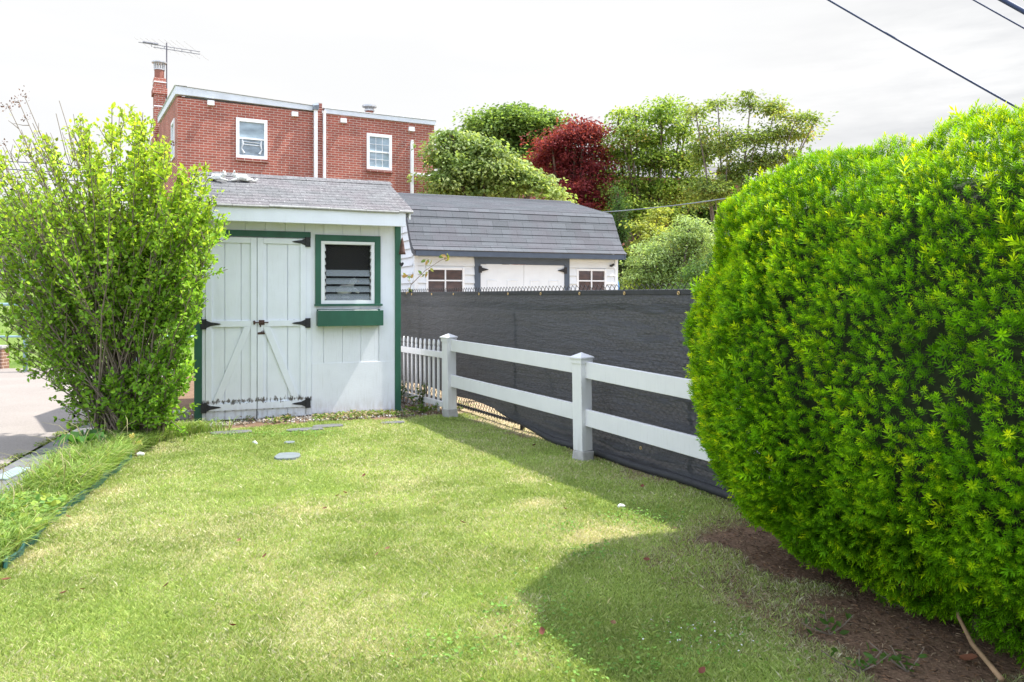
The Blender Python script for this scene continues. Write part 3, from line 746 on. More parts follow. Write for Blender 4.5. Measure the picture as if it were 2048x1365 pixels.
door(.0605, .6425, True); dr = door(.6475, 1.2275, False)
s = MB().tube([(.60, -.048, 1.175), (.775, -.048, 1.175)], .007, 8).box(.665, .73, -.042, -.0335, 1.145, 1.205).box(.60, .625, -.042, -.0335, 1.155, 1.195).box(.675, .69, -.054, -.042, 1.12, 1.16)
s.tube([(.61, -.053, 1.15), (.61, -.053, 1.20)], .006, 6)
s.build('slide_bolt', M['rust'], dr)
s = MB().prism([(.652, 1.03), (.735, 1.03), (.735, 1.05), (.70, 1.062), (.652, 1.055)], -.038, -.0335).tube([(.70, -.044, 1.04), (.70, -.044, 1.07), (.715, -.044, 1.075), (.725, -.044, 1.05)], .005, 6)
s.build('hasp', M['rust'], dr)
# window: green casing, aluminium frame, glass louvres
win = MB().box(1.34, 1.4105, -.028, -.0005, 1.397, 2.266).box(2.0905, 2.165, -.028, -.0005, 1.397, 2.266).box(1.411, 2.09, -.027, -.0005, 2.187, 2.2655).build('window', M['green'], shed, .002)
MB().box(1.33, 2.186, -.055, -.0005, 1.371, 1.3965).build('sill', M['green'], win, .003)
fr = MB()
fr.box(1.412, 1.4575, -.018, .05, 1.398, 2.185).box(2.0465, 2.089, -.018, .05, 1.398, 2.185).box(1.458, 2.046, -.018, .05, 2.148, 2.184).box(1.458, 2.046, -.018, .05, 1.398, 1.442)
fr.box(1.4115, 2.0895, -.024, -.0185, 2.155, 2.186)
fr.build('frame', M['wframe'], win, .002)
for sx, d in ((1.4585, 1), (2.0455, -1)):
    s = MB()
    for k in range(8):
        z0 = 1.45 + k * .0865
        s.prism([(sx, z0), (sx + d*.014, z0 + .012), (sx + d*.012, z0 + .03), (sx, z0 + .07)][::d], -.02, .02)
    s.build('louvre_clip', M['metal'], win)
for z0, z1 in ((1.749, 1.826), (1.648, 1.722), (1.548, 1.621), (1.446, 1.524)):
    Mx = Matrix.Translation((0, .01, (z0 + z1) / 2)) @ Matrix.Rotation(R(-28), 4, 'X')
    hh = (z1 - z0) / 2 / math.cos(R(28)) + .002
    MB().box(1.474, 2.031, -.0025, .0025, -hh, hh, Mx).build('louvre', M['louvre'], win, .001)
scr = NT('insect_screen'); pr_ = scr.n('BsdfPrincipled', {'Base Color': (.02, .019, .019), 'Roughness': .8}); 
scr.t.links.new(scr.n('MixShader', {0: .45, 1: scr.n('BsdfTransparent').outputs[0], 2: pr_.outputs[0]}).outputs[0], scr.out.inputs[0])
MB().box(1.459, 2.045, .044, .047, 1.832, 2.147).build('insect_screen', scr.m, win)
# window box (bolted to the wall)
s = MB(); x0, x1, zb, zt = 1.352, 2.168, 1.122, 1.316
s.box(x0, x1, -.172, -.155, zb, zt).box(x0 + .01, x1 - .01, -.02, -.0005, zb + .01, zt + .015).box(x0, x0 + .017, -.154, -.021, zb + .004, zt - .006).box(x1 - .017, x1, -.154, -.021, zb + .004, zt - .006)
s.box(x0 + .018, x1 - .018, -.154, -.021, zb + .004, zb + .02)
wb = s.build('window_box', M['green'], shed, .003)
MB().box(x0 + .022, x1 - .06, -.13, -.03, zt - .03, zt + .006).build('planter_liner', M['statue'], wb, .004)
# duck ornament on the sill inside
s = MB(); 
def lx(x, y, z, rot=0): return None
duck = thing('duck_ornament', 'small white duck ornament standing behind the shed window louvres', 'ornament', tuple(np.append(SO + SX * 1.74 + SY * .10, 1.47)), PSI)
s = MB(); s.tube([(-.12, 0, .11), (-.09, 0, .10), (-.04, 0, .10), (.02, 0, .11), (.06, 0, .14), (.075, 0, .18), (.09, 0, .215), (.12, 0, .225), (.15, 0, .22)], [.012, .05, .075, .075, .055, .036, .04, .036, .008], 12)
s.build('body', M['statue'], duck, 0, True)
s = MB().tube([(.13, 0, .222), (.165, 0, .213), (.185, 0, .21)], [.014, .012, .004], 8); s.build('beak', plain('beak', (.5, .22, .06), .6), duck, 0, True)
s = MB().tube([(.06, -.05, .15), (.10, -.06, .11), (.16, -.06, .07)], [.012, .03, .014], 8).lathe([(.05, 0), (.055, .02), (.02, .04)], (0, 0, 0)); s.build('base', M['statue'], duck, 0, True)

# wind chime hanging at the shed corner
cp = SO + SX * 2.425 + SY * -.12
wc = thing('wind_chime', 'rusty brown cone wind chime with a heart clapper hanging at the shed corner', 'wind chime', (cp[0], cp[1], 0))
s = MB().lathe([(.004, 2.25), (.014, 2.225), (.026, 2.15), (.037, 2.07), (.046, 2.035), (.043, 2.033), (.03, 2.08), (.01, 2.2)], (0, 0, 0), 18)
s.build('bell', M['rust'], wc, 0, True)
MB().tube([(0, 0, 2.40), (0, 0, 2.25)], .0016, 5).tube([(0, 0, 2.2), (-.004, 0, 1.93)], .0012, 5).build('cord', M['iron'], wc)
hp = [(0.0, -.035), (.026, -.002), (.029, .016), (.02, .027), (.008, .025), (0, .016), (-.008, .025), (-.02, .027), (-.029, .016), (-.026, -.002)]
MB().prism([(x - .008, z + 1.905) for x, z in hp], -.003, .003).build('heart_clapper', M['iron'], wc)

# white cat statues on the roof
def skin_obj(name, verts, edges, radii, mat, parent, levels=2):
    me = bpy.data.meshes.new(name); me.from_pydata(verts, edges, []); me.update()
    o = bpy.data.objects.new(name, me); COL.objects.link(o); o.parent = parent
    sk = o.modifiers.new('skin', 'SKIN'); sk.use_smooth_shade = True
    for i, r in enumerate(radii):
        d = me.skin_vertices[0].data[i]; d.radius = (r, r); d.use_root = (i == 0)
    sb = o.modifiers.new('sub', 'SUBSURF'); sb.levels = levels; sb.render_levels = levels
    me.materials.append(mat); return o
def cat(loc, rz, label, scale=1.0):
    t = thing('cat_statue', label, 'statue', loc, rz, 'cat statues on the shed roof')
    t.scale = (scale,) * 3
    V = [(0, 0, .062), (-.055, 0, .055), (-.09, -.004, .066), (.055, 0, .058), (.095, 0, .040), (.125, .004, .022), (.155, .01, .022), (.172, .01, .045), (.176, .01, .062),
         (-.085, -.024, .030), (-.125, -.030, .014), (-.155, -.03, .012), (-.08, .024, .028), (-.12, .03, .014), (-.15, .03, .012),
         (.06, -.03, .03), (.03, -.045, .012), (.06, .03, .03), (.03, .045, .012), (-.118, -.006, .088), (-.143, -.012, .086)]
    E = [(0, 1), (1, 2), (0, 3), (3, 4), (4, 5), (5, 6), (6, 7), (7, 8), (1, 9), (9, 10), (10, 11), (1, 12), (12, 13), (13, 14), (3, 15), (15, 16), (3, 17), (17, 18), (2, 19), (19, 20)]
    Rr = [.042, .040, .03, .042, .022, .012, .012, .012, .008, .018, .014, .012, .018, .014, .012, .026, .014, .026, .014, .034, .016]
    skin_obj('body', V, E, Rr, M['statue'], t)
    for sd in (-1, 1): MB().tube([(-.112, -.006 + sd * .02, .108), (-.112, -.006 + sd * .024, .128), (-.112, -.006 + sd * .026, .143)], [.013, .009, .001], 6).build('ear', M['statue'], t, 0, True)
    for sd in (-1, 1): MB().tube([(-.140, -.010 + sd * .012, .098), (-.146, -.012 + sd * .012, .098)], [.004, .002], 6).build('eye', M['iron'], t)
    MB().tube([(-.156, -.013, .088), (-.162, -.013, .087)], [.005, .002], 6).build('nose', M['iron'], t)
    return t
def roof_pt(x, y): z = 2.565 + (y + .335) * (.535 / 1.335) + .012; p = SO + SX * x + SY * y; return (p[0], p[1], z)
cat(roof_pt(.53, .62), PSI + R(6), 'white cat statue crouching on the shed roof in plain view')
cat(roof_pt(.20, .60), PSI + R(150), 'white cat statue on the shed roof half hidden by the shrub leaves', .95)
# small pale block by the left corner
c = ground_px(362, 843)
bo = MB().box(-.09, .09, -.06, .06, 0, .11).build('stone_block', M['concrete'], None, .02)
bo.location = (c[0], c[1], .02); bo.rotation_euler = (.1, 0, .5); props(bo, 'small rounded grey block on the gravel left of the shed corner', 'block')

# ================================================================== boundary chain link fence and its black screen
ANG = math.atan2(FD[1], FD[0])
cl = thing('chain_link_fence', 'black chain link fence along the right boundary behind the screen', 'fence', (FO[0], FO[1], 0), ANG)
P0, P1, TOP = -2.4, 8.7, 1.605
s = MB()
pitch = .076; nz = int(1.56 / (pitch / 2)); dz = (TOP - .03) / nz
vs = []; fs = []
k = 0; x = P0; r_ = .0042
while x < P1:
    pts = []
    for i in range(nz + 1):
        pts.append((x + (pitch / 2 if (i + k) % 2 else 0), .004 * (1 if i % 2 else -1), .03 + i * dz))
    b = len(vs)
    for p in pts:
        for a in range(3): vs.append((p[0] + r_ * math.cos(a * 2.094), p[1] + r_ * math.sin(a * 2.094), p[2]))
    for i in range(nz):
        for a in range(3): fs.append((b+i*3+a, b+i*3+(a+1) % 3, b+i*3+3+(a+1) % 3, b+i*3+3+a))
    x += pitch / 2; k += 1
np_mesh('wire_mesh', np.array(vs), np.array(fs), M['iron'], cl)
for p in (.86, 3.86, 6.86): MB().tube([(p, -.035, -.1), (p, -.035, 1.56)], .028, 10).build('post', M['iron'], cl, 0, True)
MB().tube([(P0, -.03, 1.535), (P1, -.03, 1.535)], .02, 8).build('top_rail', M['iron'], cl, 0, True)
MB().tube([(P0, -.03, .06), (P1, -.03, .05)], .019, 8).build('bottom_rail', M['iron'], cl, 0, True)

sc = thing('privacy_screen', 'long black woven privacy screen tied to the chain link fence', 'privacy screen', (FO[0], FO[1], 0), ANG)
np_, nz_ = 420, 90
pp = np.linspace(P0, P1, np_); tz = np.linspace(0, 1, nz_)
bot = np.interp(pp, [-3, 2.4, 2.9, 5.0, 9], [.012, .012, .015, .20, .215]) + .012 * np.sin(pp * 3.1)
PP, TZ = np.meshgrid(pp, tz); BB = np.broadcast_to(bot, PP.shape)
topz = 1.545 + .004 * np.sin(PP * 2 * math.pi / .62)
ZZ = BB + (topz - BB) * TZ
wr = .045 * (fbm(PP * 1.1, ZZ * 7, 3.) - .5) + .035 * (fbm(PP * 2.6 + ZZ * 2, ZZ * 13, 9.) - .5) * np.clip(1.3 - ZZ, .3, 1.2)
wr += .085 * np.exp(-((PP - .5) / 1.6)**2) * (fbm(PP * 3 + ZZ * 3.5, ZZ * 16 - PP * 1.5, 5.) - .5)
YY = .052 + wr * np.clip((1.545 - ZZ) * 6, 0, 1)
low = np.clip(1 - (ZZ - BB) / .16, 0, 1)
YY += low**2 * .05 * np.clip((4.6 - PP) / 1.5, .12, 1) + .02 * np.sin(low * 9) * (low > 0) * np.clip((4.2 - PP) / 1.5, 0, 1)
idx = np.arange(np_ * nz_).reshape(nz_, np_)
sf = np.stack([idx[:-1, :-1], idx[:-1, 1:], idx[1:, 1:], idx[1:, :-1]], -1).reshape(-1, 4)
t = NT('woven_screen'); co_ = t.coord((1.6, 1, 34)); co2 = t.coord((30, 1, 1.2))
wv = t.math('MULTIPLY', t.noise(co_, 7, 3), t.noise(co2, 9, 2))
col = t.ramp(wv, (.10, (.025, .028, .032)), (.42, (.064, .072, .083)))
x, y, z = t.xyz()
hem = t.ramp(z, (0, 0.), (1, 0.))
p = t.n('BsdfPrincipled', {'Base Color': col, 'Roughness': .55, 'Specular IOR Level': .45, 'Normal': t.bump(t.math('ADD', t.math('MULTIPLY', wv, .15), t.math('ADD', t.noise(t.coord((1.1, 1, 7)), 3.2, 5, .6), t.math('MULTIPLY', t.noise(t.coord((2.2, 1, 11)), 5, 4, .6), .6))), .035, .8)})
tr = t.n('BsdfTranslucent', {'Color': (.10, .10, .107)})
t.t.links.new(t.n('MixShader', {0: .2, 1: p.outputs[0], 2: tr.outputs[0]}).outputs[0], t.out.inputs[0])
np_mesh('screen_fabric', np.stack([PP, YY, ZZ], -1).reshape(-1, 3), sf, t.m, sc, None, True)
# top hem and bottom roll
hv = [(p_, .028, 1.513, 1.549) for p_ in pp[::6]]
s = MB()
for (a, ya, z0, z1), (b, _, _, _) in zip(hv[:-1], hv[1:]): s.box(a, b, .050, .062, z0, z1)
M['hem'] = plain('screen_hem', (.03, .031, .034), .6, .2, 20)
s.build('hem', M['hem'], sc)
s = MB(); ps = np.linspace(P0, 4.4, 60)
s.tube([(p_, .105 * np.clip((4.8 - p_) / 1.6, .1, 1) + .012 * math.sin(p_ * 5), np.interp(p_, [-3, 2.4, 2.9, 5.0], [.035, .035, .03, .19])) for p_ in ps], [.035 * float(np.clip((4.6 - p_) / 1.6, .12, 1)) for p_ in ps], 8)
s.build('bottom_roll', M['hem'], sc, 0, True)
def p_of_u(u):   # where along the fence line that direction meets it
    k = (u - 1024) / F; Yv = (FO[0] + 5.6 * math.tan(FA)) / (k + math.tan(FA)); return (Yv - FO[1]) / math.cos(FA)
for u in (831.7, 872, 916, 967.4, 1026, 1092, 1170.3, 1260.6, 1369.6):
    p_ = p_of_u(u); s = MB()
    s.tube([(p_ + .012 * math.cos(a), .066, 1.522 + .012 * math.sin(a)) for a in np.linspace(0, 6.283, 13)], .0045, 6, False)
    s.build('grommet', M['brass'], sc, 0, True)
p_ = 1.45; s = MB().tube([(p_ + .012 * math.cos(a), .115, .20 + .012 * math.sin(a)) for a in np.linspace(0, 6.283, 13)], .0045, 6, False); s.build('grommet', M['brass'], sc, 0, True)

# ================================================================== white vinyl rail fence
A = np.array([-.772, 9.96]); B = np.array([.65, 7.32]); D = (B - A) / np.linalg.norm(B - A)     # towards the camera
L = np.linalg.norm(B - A); RA = math.atan2(D[1], D[0])
rf = thing('rail_fence', 'white vinyl two rail fence with square capped posts', 'fence', (A[0], A[1], 0), RA)
for px, h_ in ((0, 1.033), (L, .985)):
    Mx = Matrix.Translation((px, 0, 0)) @ Matrix.Rotation(R(8), 4, 'Z') @ Matrix.Rotation(R(1.1), 4, 'X')
    e = .0635
    po = MB().box(-e, e, -e, e, .09, h_ - .055, Mx).build('post', M['vinyl'], rf, .004)
    cap = MB(); c_ = .083
    cap.box(-.072, .072, -.072, .072, h_ - .10, h_ - .056, Mx)
    vs = [(-c_, -c_, h_-.055), (c_, -c_, h_-.055), (c_, c_, h_-.055), (-c_, c_, h_-.055), (-c_, -c_, h_-.042), (c_, -c_, h_-.042), (c_, c_, h_-.042), (-c_, c_, h_-.042), (0, 0, h_)]
    cap.add([Mx @ Vector(p) for p in vs], [(3,2,1,0),(0,1,5,4),(1,2,6,5),(2,3,7,6),(3,0,4,7),(4,5,8),(5,6,8),(6,7,8),(7,4,8)])
    cap.build('post_cap', M['vinyl'], po, .0015)
    f_ = MB().box(-.074, .074, -.074, .074, -.05, .092, Matrix.Translation((px, 0, 0)) @ Matrix.Rotation(R(8), 4, 'Z'))
    f_.v = [(x + random.uniform(-.008, .008), y + random.uniform(-.008, .008), z + random.uniform(-.008, .008)) for x, y, z in f_.v]
    f_.build('concrete_footing', M['concrete'], rf, .012)
def rail(x0, x1, za0, za1, h0, h1):
    s = MB(); w_ = .019
    s.add([(x0, -w_, za0 - h0), (x1, -w_, za1 - h1), (x1, w_, za1 - h1), (x0, w_, za0 - h0), (x0, -w_, za0), (x1, -w_, za1), (x1, w_, za1), (x0, w_, za0)],
          [(3,2,1,0),(4,5,6,7),(0,1,5,4),(1,2,6,5),(2,3,7,6),(3,0,4,7)])
    s.build('rail', M['vinyl'], rf, .004)
rail(.03, L - .03, .958, .930, .142, .148); rail(.03, L - .03, .522, .500, .146, .150)
rail(L + .03, L + 2.9, .902, .835, .149, .149); rail(L + .03, L + 2.9, .470, .430, .150, .160)

# picket fence continuing to the shed
PA = R(31.0); pd = np.array([-math.sin(PA), math.cos(PA)])
pk = thing('picket_fence', 'short white picket fence with pointed tops between shed and rail fence', 'fence', (A[0] - .06, A[1] + .10, 0), math.atan2(pd[1], pd[0]))
npick = 13
for i in range(npick):
    x = .075 + i * .138; z1 = .935 + .004 * math.sin(i)
    hw = .021
    poly = [(x - hw, .02), (x + hw, .02), (x + hw, z1 - .10), (x + hw * .62, z1 - .088), (x + hw * .62, z1 - .078), (x + hw * 1.05, z1 - .06), (x + hw * .95, z1 - .035), (x + hw * .45, z1 - .01), (x, z1),
            (x - hw * .45, z1 - .01), (x - hw * .95, z1 - .035), (x - hw * 1.05, z1 - .06), (x - hw * .62, z1 - .078), (x - hw * .62, z1 - .088), (x - hw, z1 - .10)]
    MB().prism(poly, -.010, .010).build('picket', M['vinyl'], pk, .002)
for z0, z1 in ((.715, .795), (.10, .17)):
    MB().box(.0, npick * .138 + .03, .011, .045, z0, z1).build('rail', M['vinyl'], pk, .004)
MB().box(npick * .138 + .031, npick * .138 + .13, -.05, .05, 0, .98).build('post', M['vinyl'], pk, .004)
# weeds climbing the pickets
def weed(base, hgt, n, name, label, pal, sz=(.03, .05), stems=5):
    t = thing(name, label, 'plant', base); s = MB(); P = []
    for k in range(stems):
        e = np.array([rng.normal(0, .10), rng.normal(0, .05), hgt * rng.uniform(.6, 1.0)])
        m = e * np.array([.6, .6, .5]); s.tube([(0, 0, 0), m, e], [.004, .003, .002], 5)
        for q in np.linspace(.25, 1, n): P.append((e * q * q * .5 + m * q * .5 * 1.0 + e * q * (1 - q) * .5) + rng.normal(0, .012, 3))
    s.build('stem', M['twig'], t); P = np.array(P)
    d = rng.normal(size=P.shape); d[:, 2] = np.abs(d[:, 2]) * .5
    v, f = scatter(LEAF_V * np.array([1, .7, 1]), LEAF_F, P, frames(d), rng.uniform(*sz, len(P)))
    np_mesh('foliage', v, f, M['leaf'], t, cols_for(len(P), 6, pal)); return t
PK = lambda x, y=.09: tuple(np.append(np.array([A[0] - .06, A[1] + .10]) + pd * x + np.array([-pd[1], pd[0]]) * y, 0))
weed(PK(1.25), .42, 16, 'climbing_weed', 'green weed climbing the left end of the picket fence', [(.06, .12, .03), (.09, .16, .04)], (.04, .07))
weed(PK(.62), .50, 18, 'climbing_weed', 'taller green weed climbing the middle pickets', [(.06, .12, .03), (.09, .16, .04)], (.04, .07))
weed(PK(.25, .2), .14, 14, 'climbing_weed', 'low green tuft at the picket fence foot beside the post', [(.10, .18, .04), (.16, .22, .05)], (.04, .08), 7)
g0 = ground_px(930, 812); weed((g0[0] + .12, g0[1] + .45, 0), .3, 14, 'climbing_weed', 'bright green weed seen through the gap under the screen', [(.10, .2, .04), (.14, .25, .05)], (.04, .07), 6)

# ================================================================== neighbour's gambrel shed
O2 = np.array([-1.6975, 14.0])
gs = thing('gambrel_shed', 'white vinyl sided shed with grey gambrel roof and blue grey trim', 'shed', (O2[0], O2[1], 0), PSI)
GW, GD = 4.03, 4.2
s = MB()
wins = [(.205, .895, 1.30, 1.985), (3.17, 3.785, 1.32, 2.0)]; dor = (1.10, 3.0, 0, 2.19)
for k in range(15):
    z0 = .03 + k * .154; z1 = min(z0 + .152, 2.2)
    if z1 - z0 < .02: continue
    for r in clip_rects(.045, GW - .045, z0, z1, [w_ for w_ in wins] + [dor]):
        hz = r[3] - r[2]
        s.add([(r[0], -.034, r[2]), (r[1], -.034, r[2]), (r[1], -.004, r[3]), (r[0], -.004, r[3]), (r[0], .01, r[2]), (r[1], .01, r[2]), (r[1], .01, r[3]), (r[0], .01, r[3])], [(0,1,2,3),(0,4,5,1),(3,2,6,7),(0,3,7,4),(1,5,6,2)])
for r in clip_rects(0, GW, .0, 2.2, wins + [dor]): s.box(r[0], r[1], .011, .05, r[2], r[3])
prof = [(0, .0), (0, 2.24), (.36, 3.06), (2.1, 3.50), (GD - .36, 3.06), (GD, 2.24), (GD, .0)]
SW = Matrix(((0, 1, 0, 0), (1, 0, 0, 0), (0, 0, 1, 0), (0, 0, 0, 1)))
inner = [(.052, .0)] + [(min(max(y, .052), GD), z - .01) for y, z in prof[1:-1]] + [(GD, 0)]
s.prism(inner, .0, .05, SW); s.prism(inner, GW - .05, GW, SW)
for k in range(23):      # lap siding on the left gable end
    z0 = .03 + k * .154; ya = 0.0 if z0 < 2.2 else (z0 - 2.2) / .84 * .36 if z0 < 3.04 else .36 + (z0 - 3.04) / .44 * 1.74
    if z0 + .15 > 3.45: break
    s.add([(-.034, ya + .05, z0), (-.034, GD - ya - .05, z0), (-.004, GD - ya - .06, z0 + .152), (-.004, ya + .06, z0 + .152), (0, ya + .05, z0), (0, GD - ya - .05, z0)], [(0, 3, 2, 1), (0, 1, 5, 4)])
s.build('wall', M['farwhite'], gs)
for x0, x1 in ((-.022, .044), (GW - .044, GW + .022)): MB().box(x0, x1, -.03, .06, 0, 2.20).build('corner_board', M['farwhite'], gs, .003)
M['sh_far'] = shingle('grey_shingle', .16, 0, .30, (.104, .112, .122), 0, .13)
M['sh_far2'] = shingle('grey_shingle_top', .14, 1, .30, (.115, .124, .134), 0, .14)
rf2 = MB(); RX0, RX1 = -.10, GW + .07
# bell-cast eave then steep courses
def steep(sb, flip=False):
    pr = [(-.28, 2.285), (-.17, 2.36), (-.075, 2.47), (.02, 2.62), (.10, 2.77), (.175, 2.91), (.24, 3.03), (.31, 3.105)]
    for (y0, z0), (y1, z1) in zip(pr[:-1], pr[1:]):
        if flip: y0, y1 = GD - y0, GD - y1
        roof_side(sb, y0, z0, y1, z1, 1, RX0, RX1, .012)
steep(rf2); steep(rf2, True)
rt = rf2.build('roof', M['sh_far'], gs)
s = MB(); roof_side(s, .31, 3.105, 2.1, 3.535, 13, RX0, RX1, .010); roof_side(s, GD - .31, 3.105, 2.1, 3.535, 13, RX0, RX1, .010)
s.tube([(RX0, 2.1, 3.54), (RX1, 2.1, 3.54)], .03, 8)
s.build('upper_slope', M['sh_far2'], rt)
for x in (RX0 + .01, RX1 - .03):      # rake boards
    pr = [(-.27, 2.27), (-.17, 2.345), (-.07, 2.455), (.02, 2.60), (.24, 3.01), (.32, 3.09), (2.1, 3.52), (2.1, 3.42), (.38, 2.99), (.12, 2.55), (.0, 2.37), (-.1, 2.25), (-.27, 2.19)]
    s = MB(); s.prism(pr, x, x + .02, SW); s.prism([(GD - y, z) for y, z in pr][::-1], x, x + .02, SW); s.build('rake_board', M['steel'] if x > 1 else M['sh_far'], gs)
MB().box(RX0 + .04, RX1 - .04, -.27, -.245, 2.19, 2.283).build('eave_fascia', M['steel'], gs, .003)
MB().box(RX0 + .04, RX1 - .04, -.244, .0, 2.205, 2.215).build('soffit', M['farwhite'], gs)
s = MB().box(1.10, 1.21, -.04, .0, .02, 2.2).box(2.90, 3.0, -.04, .0, .02, 2.2).box(1.211, 2.899, -.04, .0, 2.075, 2.2); s.build('door_frame', M['steel'], gs, .003)
for x0, x1, hx, sg in ((1.213, 2.063, 1.20, 1), (2.068, 2.897, 2.91, -1)):
    s = MB().box(x0, x1, -.022, .01, .03, 2.07)
    d = s.build('door', M['farwhite'], gs, .002)
    w_ = x1 - x0
    for a, b in ((.14, .40), (.60, .86)):
        for z0, z1 in ((.95, 1.79), (.2, .8)):
            s = MB(); xa, xb = x0 + w_*a, x0 + w_*b; e = .03
            vs = [(xa, -.023, z0), (xb, -.023, z0), (xb, -.023, z1), (xa, -.023, z1), (xa+e*.4, -.032, z0+e*.4), (xb-e*.4, -.032, z0+e*.4), (xb-e*.4, -.032, z1-e*.4), (xa+e*.4, -.032, z1-e*.4),
                  (xa+e, -.026, z0+e), (xb-e, -.026, z0+e), (xb-e, -.026, z1-e), (xa+e, -.026, z1-e)]
            s.add(vs, [(0,1,5,4),(1,2,6,5),(2,3,7,6),(3,0,4,7),(4,5,9,8),(5,6,10,9),(6,7,11,10),(7,4,8,11),(8,9,10,11)]); s.build('raised_panel', M['farwhite'], d)
    for z in (1.975, .4):
        s = MB().prism([(hx - .03, z - .06), (hx + .03, z - .06), (hx + .03, z + .06), (hx - .03, z + .06)], -.052, -.042)
        s.prism([(hx + sg*.031, z - .035), (hx + sg*.15, z - .006), (hx + sg*.16, z), (hx + sg*.15, z + .006), (hx + sg*.031, z + .035)][::sg], -.05, -.041); s.build('hinge', M['iron'], d)
for x0, x1, z0, z1 in wins:
    s = MB().box(x0 - .012, x0 + .028, -.035, .02, z0 - .01, z1 + .012).box(x1 - .028, x1 + .012, -.035, .02, z0 - .01, z1 + .012).box(x0 + .029, x1 - .029, -.034, .02, z1 - .026, z1 + .011).box(x0 + .029, x1 - .029, -.034, .02, z0 - .01, z0 + .028)
    wi = s.build('window', M['wframe'], gs, .002)
    MB().box(x0 + .0285, x1 - .0285, .0, .006, z0 + .029, z1 - .0265).build('pane', M['shedpane'], wi)
    xm = (x0 + x1) / 2; zm = z1 - .215
    s = MB().box(xm - .012, xm + .012, -.028, -.001, z0 + .029, z1 - .0265).box(x0 + .0285, xm - .0125, -.027, -.001, zm - .012, zm + .012).box(xm + .0125, x1 - .0285, -.027, -.001, zm - .012, zm + .012); s.build('muntin', M['wframe'], wi)
s = MB().tube([(3.90, -.04, 2.08), (3.90, -.12, 2.10)], .025, 8).box(3.87, 3.93, -.04, -.019, 2.06, 2.10); s.build('spotlight', M['iron'], gs)
# blue tarp edge at the right corner of that shed
tp = O2 + SX * (GW + .12) + SY * .15
vs = [(-.05, 0, 1.95), (.03, .02, 1.75), (.09, 0, 1.3), (.07, .05, .2), (-.10, .05, .2), (-.09, .02, 1.3), (-.07, .03, 1.75)]
o = MB().add([(x, y, z) for x, y, z in vs] + [(x, y + .1, z) for x, y, z in vs], [tuple(range(7)), tuple(range(13, 6, -1))] + [(i, i+7, (i+1) % 7 + 7, (i+1) % 7) for i in range(7)]).build('blue_tarp', plain('blue_tarp', (.10, .26, .5), .5, .2), None, .01)
o.location = (tp[0], tp[1], 0); props(o, 'narrow folded blue tarp beside the right corner of the far shed', 'tarp')

# sapling shoot rising above the screen by the shed
v0 = at(845, 600, 12.2); sp_ = thing('sapling', 'thin bare sapling shoot rising above the screen beside the white shed', 'plant', (v0[0], v0[1], 0))
def rel(u, v_): p = at(u, v_, 12.2); return p - np.array([v0[0], v0[1], 0])
s = MB().tube([(0, 0, 0), rel(818, 590), rel(822, 570), rel(850, 542), rel(880, 522), rel(892, 516)], [.008, .007, .006, .005, .004, .003], 6).tube([rel(822, 568), rel(815, 560)], .003, 5).tube([rel(853, 540), rel(850, 528), rel(856, 522)], .003, 5)
s.build('stem', M['twig'], sp_)
P = np.concatenate([rel(u, v_) + rng.normal(0, .035, (k, 3)) for u, v_, k in ((815, 558, 6), (818, 582, 8), (855, 524, 4), (848, 550, 5), (892, 517, 9), (860, 541, 3))])
d = rng.normal(size=P.shape); v, f = scatter(LEAF_V, LEAF_F, P, frames(d), rng.uniform(.06, .10, len(P)))
np_mesh('foliage', v, f, M['leaf'], sp_, cols_for(len(P), 6, [(.22, .24, .06), (.30, .2, .08), (.14, .22, .05)]))

# ================================================================== brick twin house
O3 = np.array([-8.697, 20.8]); PS3 = R(28.3)
X3 = np.array([math.cos(PS3), math.sin(PS3)]); Y3 = np.array([-math.sin(PS3), math.cos(PS3)])
hs = thing('brick_house', 'two storey red brick twin house with flat roof and white downspouts', 'house', (O3[0], O3[1], 0), PS3)
HW, HD = 7.2, 9.0
hw = [(1.455, 2.275, 5.21, 6.29), (5.085, 5.85, 5.175, 6.225)]
s = MB()
for r in clip_rects(0, HW, -.2, 6.66, hw): s.box(r[0], r[1], 0, .2, r[2], r[3])
side = [(.2, -.2), (HD, -.2), (HD, 7.1), (.2, 6.78)]
sh = clip_rects(.2, HD, -.2, 6.70, [(.66, 1.46, 5.2, 6.25)])
for r in sh: s.box(0, .2, r[0], r[1], r[2], r[3])
s.prism([(.2, 6.701), (HD, 6.701), (HD, 7.1), (.2, 6.74)], 0, .2, SW)
s.box(HW - .2, HW, .201, HD, -.2, 6.66); s.box(.2, HW - .2, HD - .2, HD, -.2, 6.9)
s.build('wall', M['brick'], hs)
MB().box(3.63, 3.77, -.06, 2.2, 4.0, 6.92).build('party_wall', M['brickd'], hs)
s = MB(); s.box(.21, 3.62, .05, HD - .3, 6.60, 6.75); s.box(3.78, HW - .21, .05, HD - .3, 6.5, 6.66); s.build('roof', plain('flat_roofing', (.12, .12, .12), .9, .2), hs)
s = MB()
s.add([(-.05, -.06, 6.735), (3.58, -.06, 6.69), (3.58, -.06, 6.815), (-.05, -.06, 6.945), (-.05, .12, 6.735), (3.58, .12, 6.69), (3.58, .12, 6.815), (-.05, .12, 6.945)], [(0,1,2,3),(7,6,5,4),(3,2,6,7),(0,4,5,1),(1,5,6,2)])
s.add([(-.05, -.06, 6.735), (-.05, 5.5, 7.02), (-.05, 5.5, 7.20), (-.05, -.06, 6.945), (.12, .12, 6.735), (.12, 5.5, 7.02), (.12, 5.5, 7.20), (.12, .12, 6.945)], [(3,2,1,0),(4,5,6,7),(0,1,5,4),(2,3,7,6)])
s.box(3.84, HW + .04, -.06, .12, 6.657, 6.78)
s.build('cornice', M['cornice'], hs)
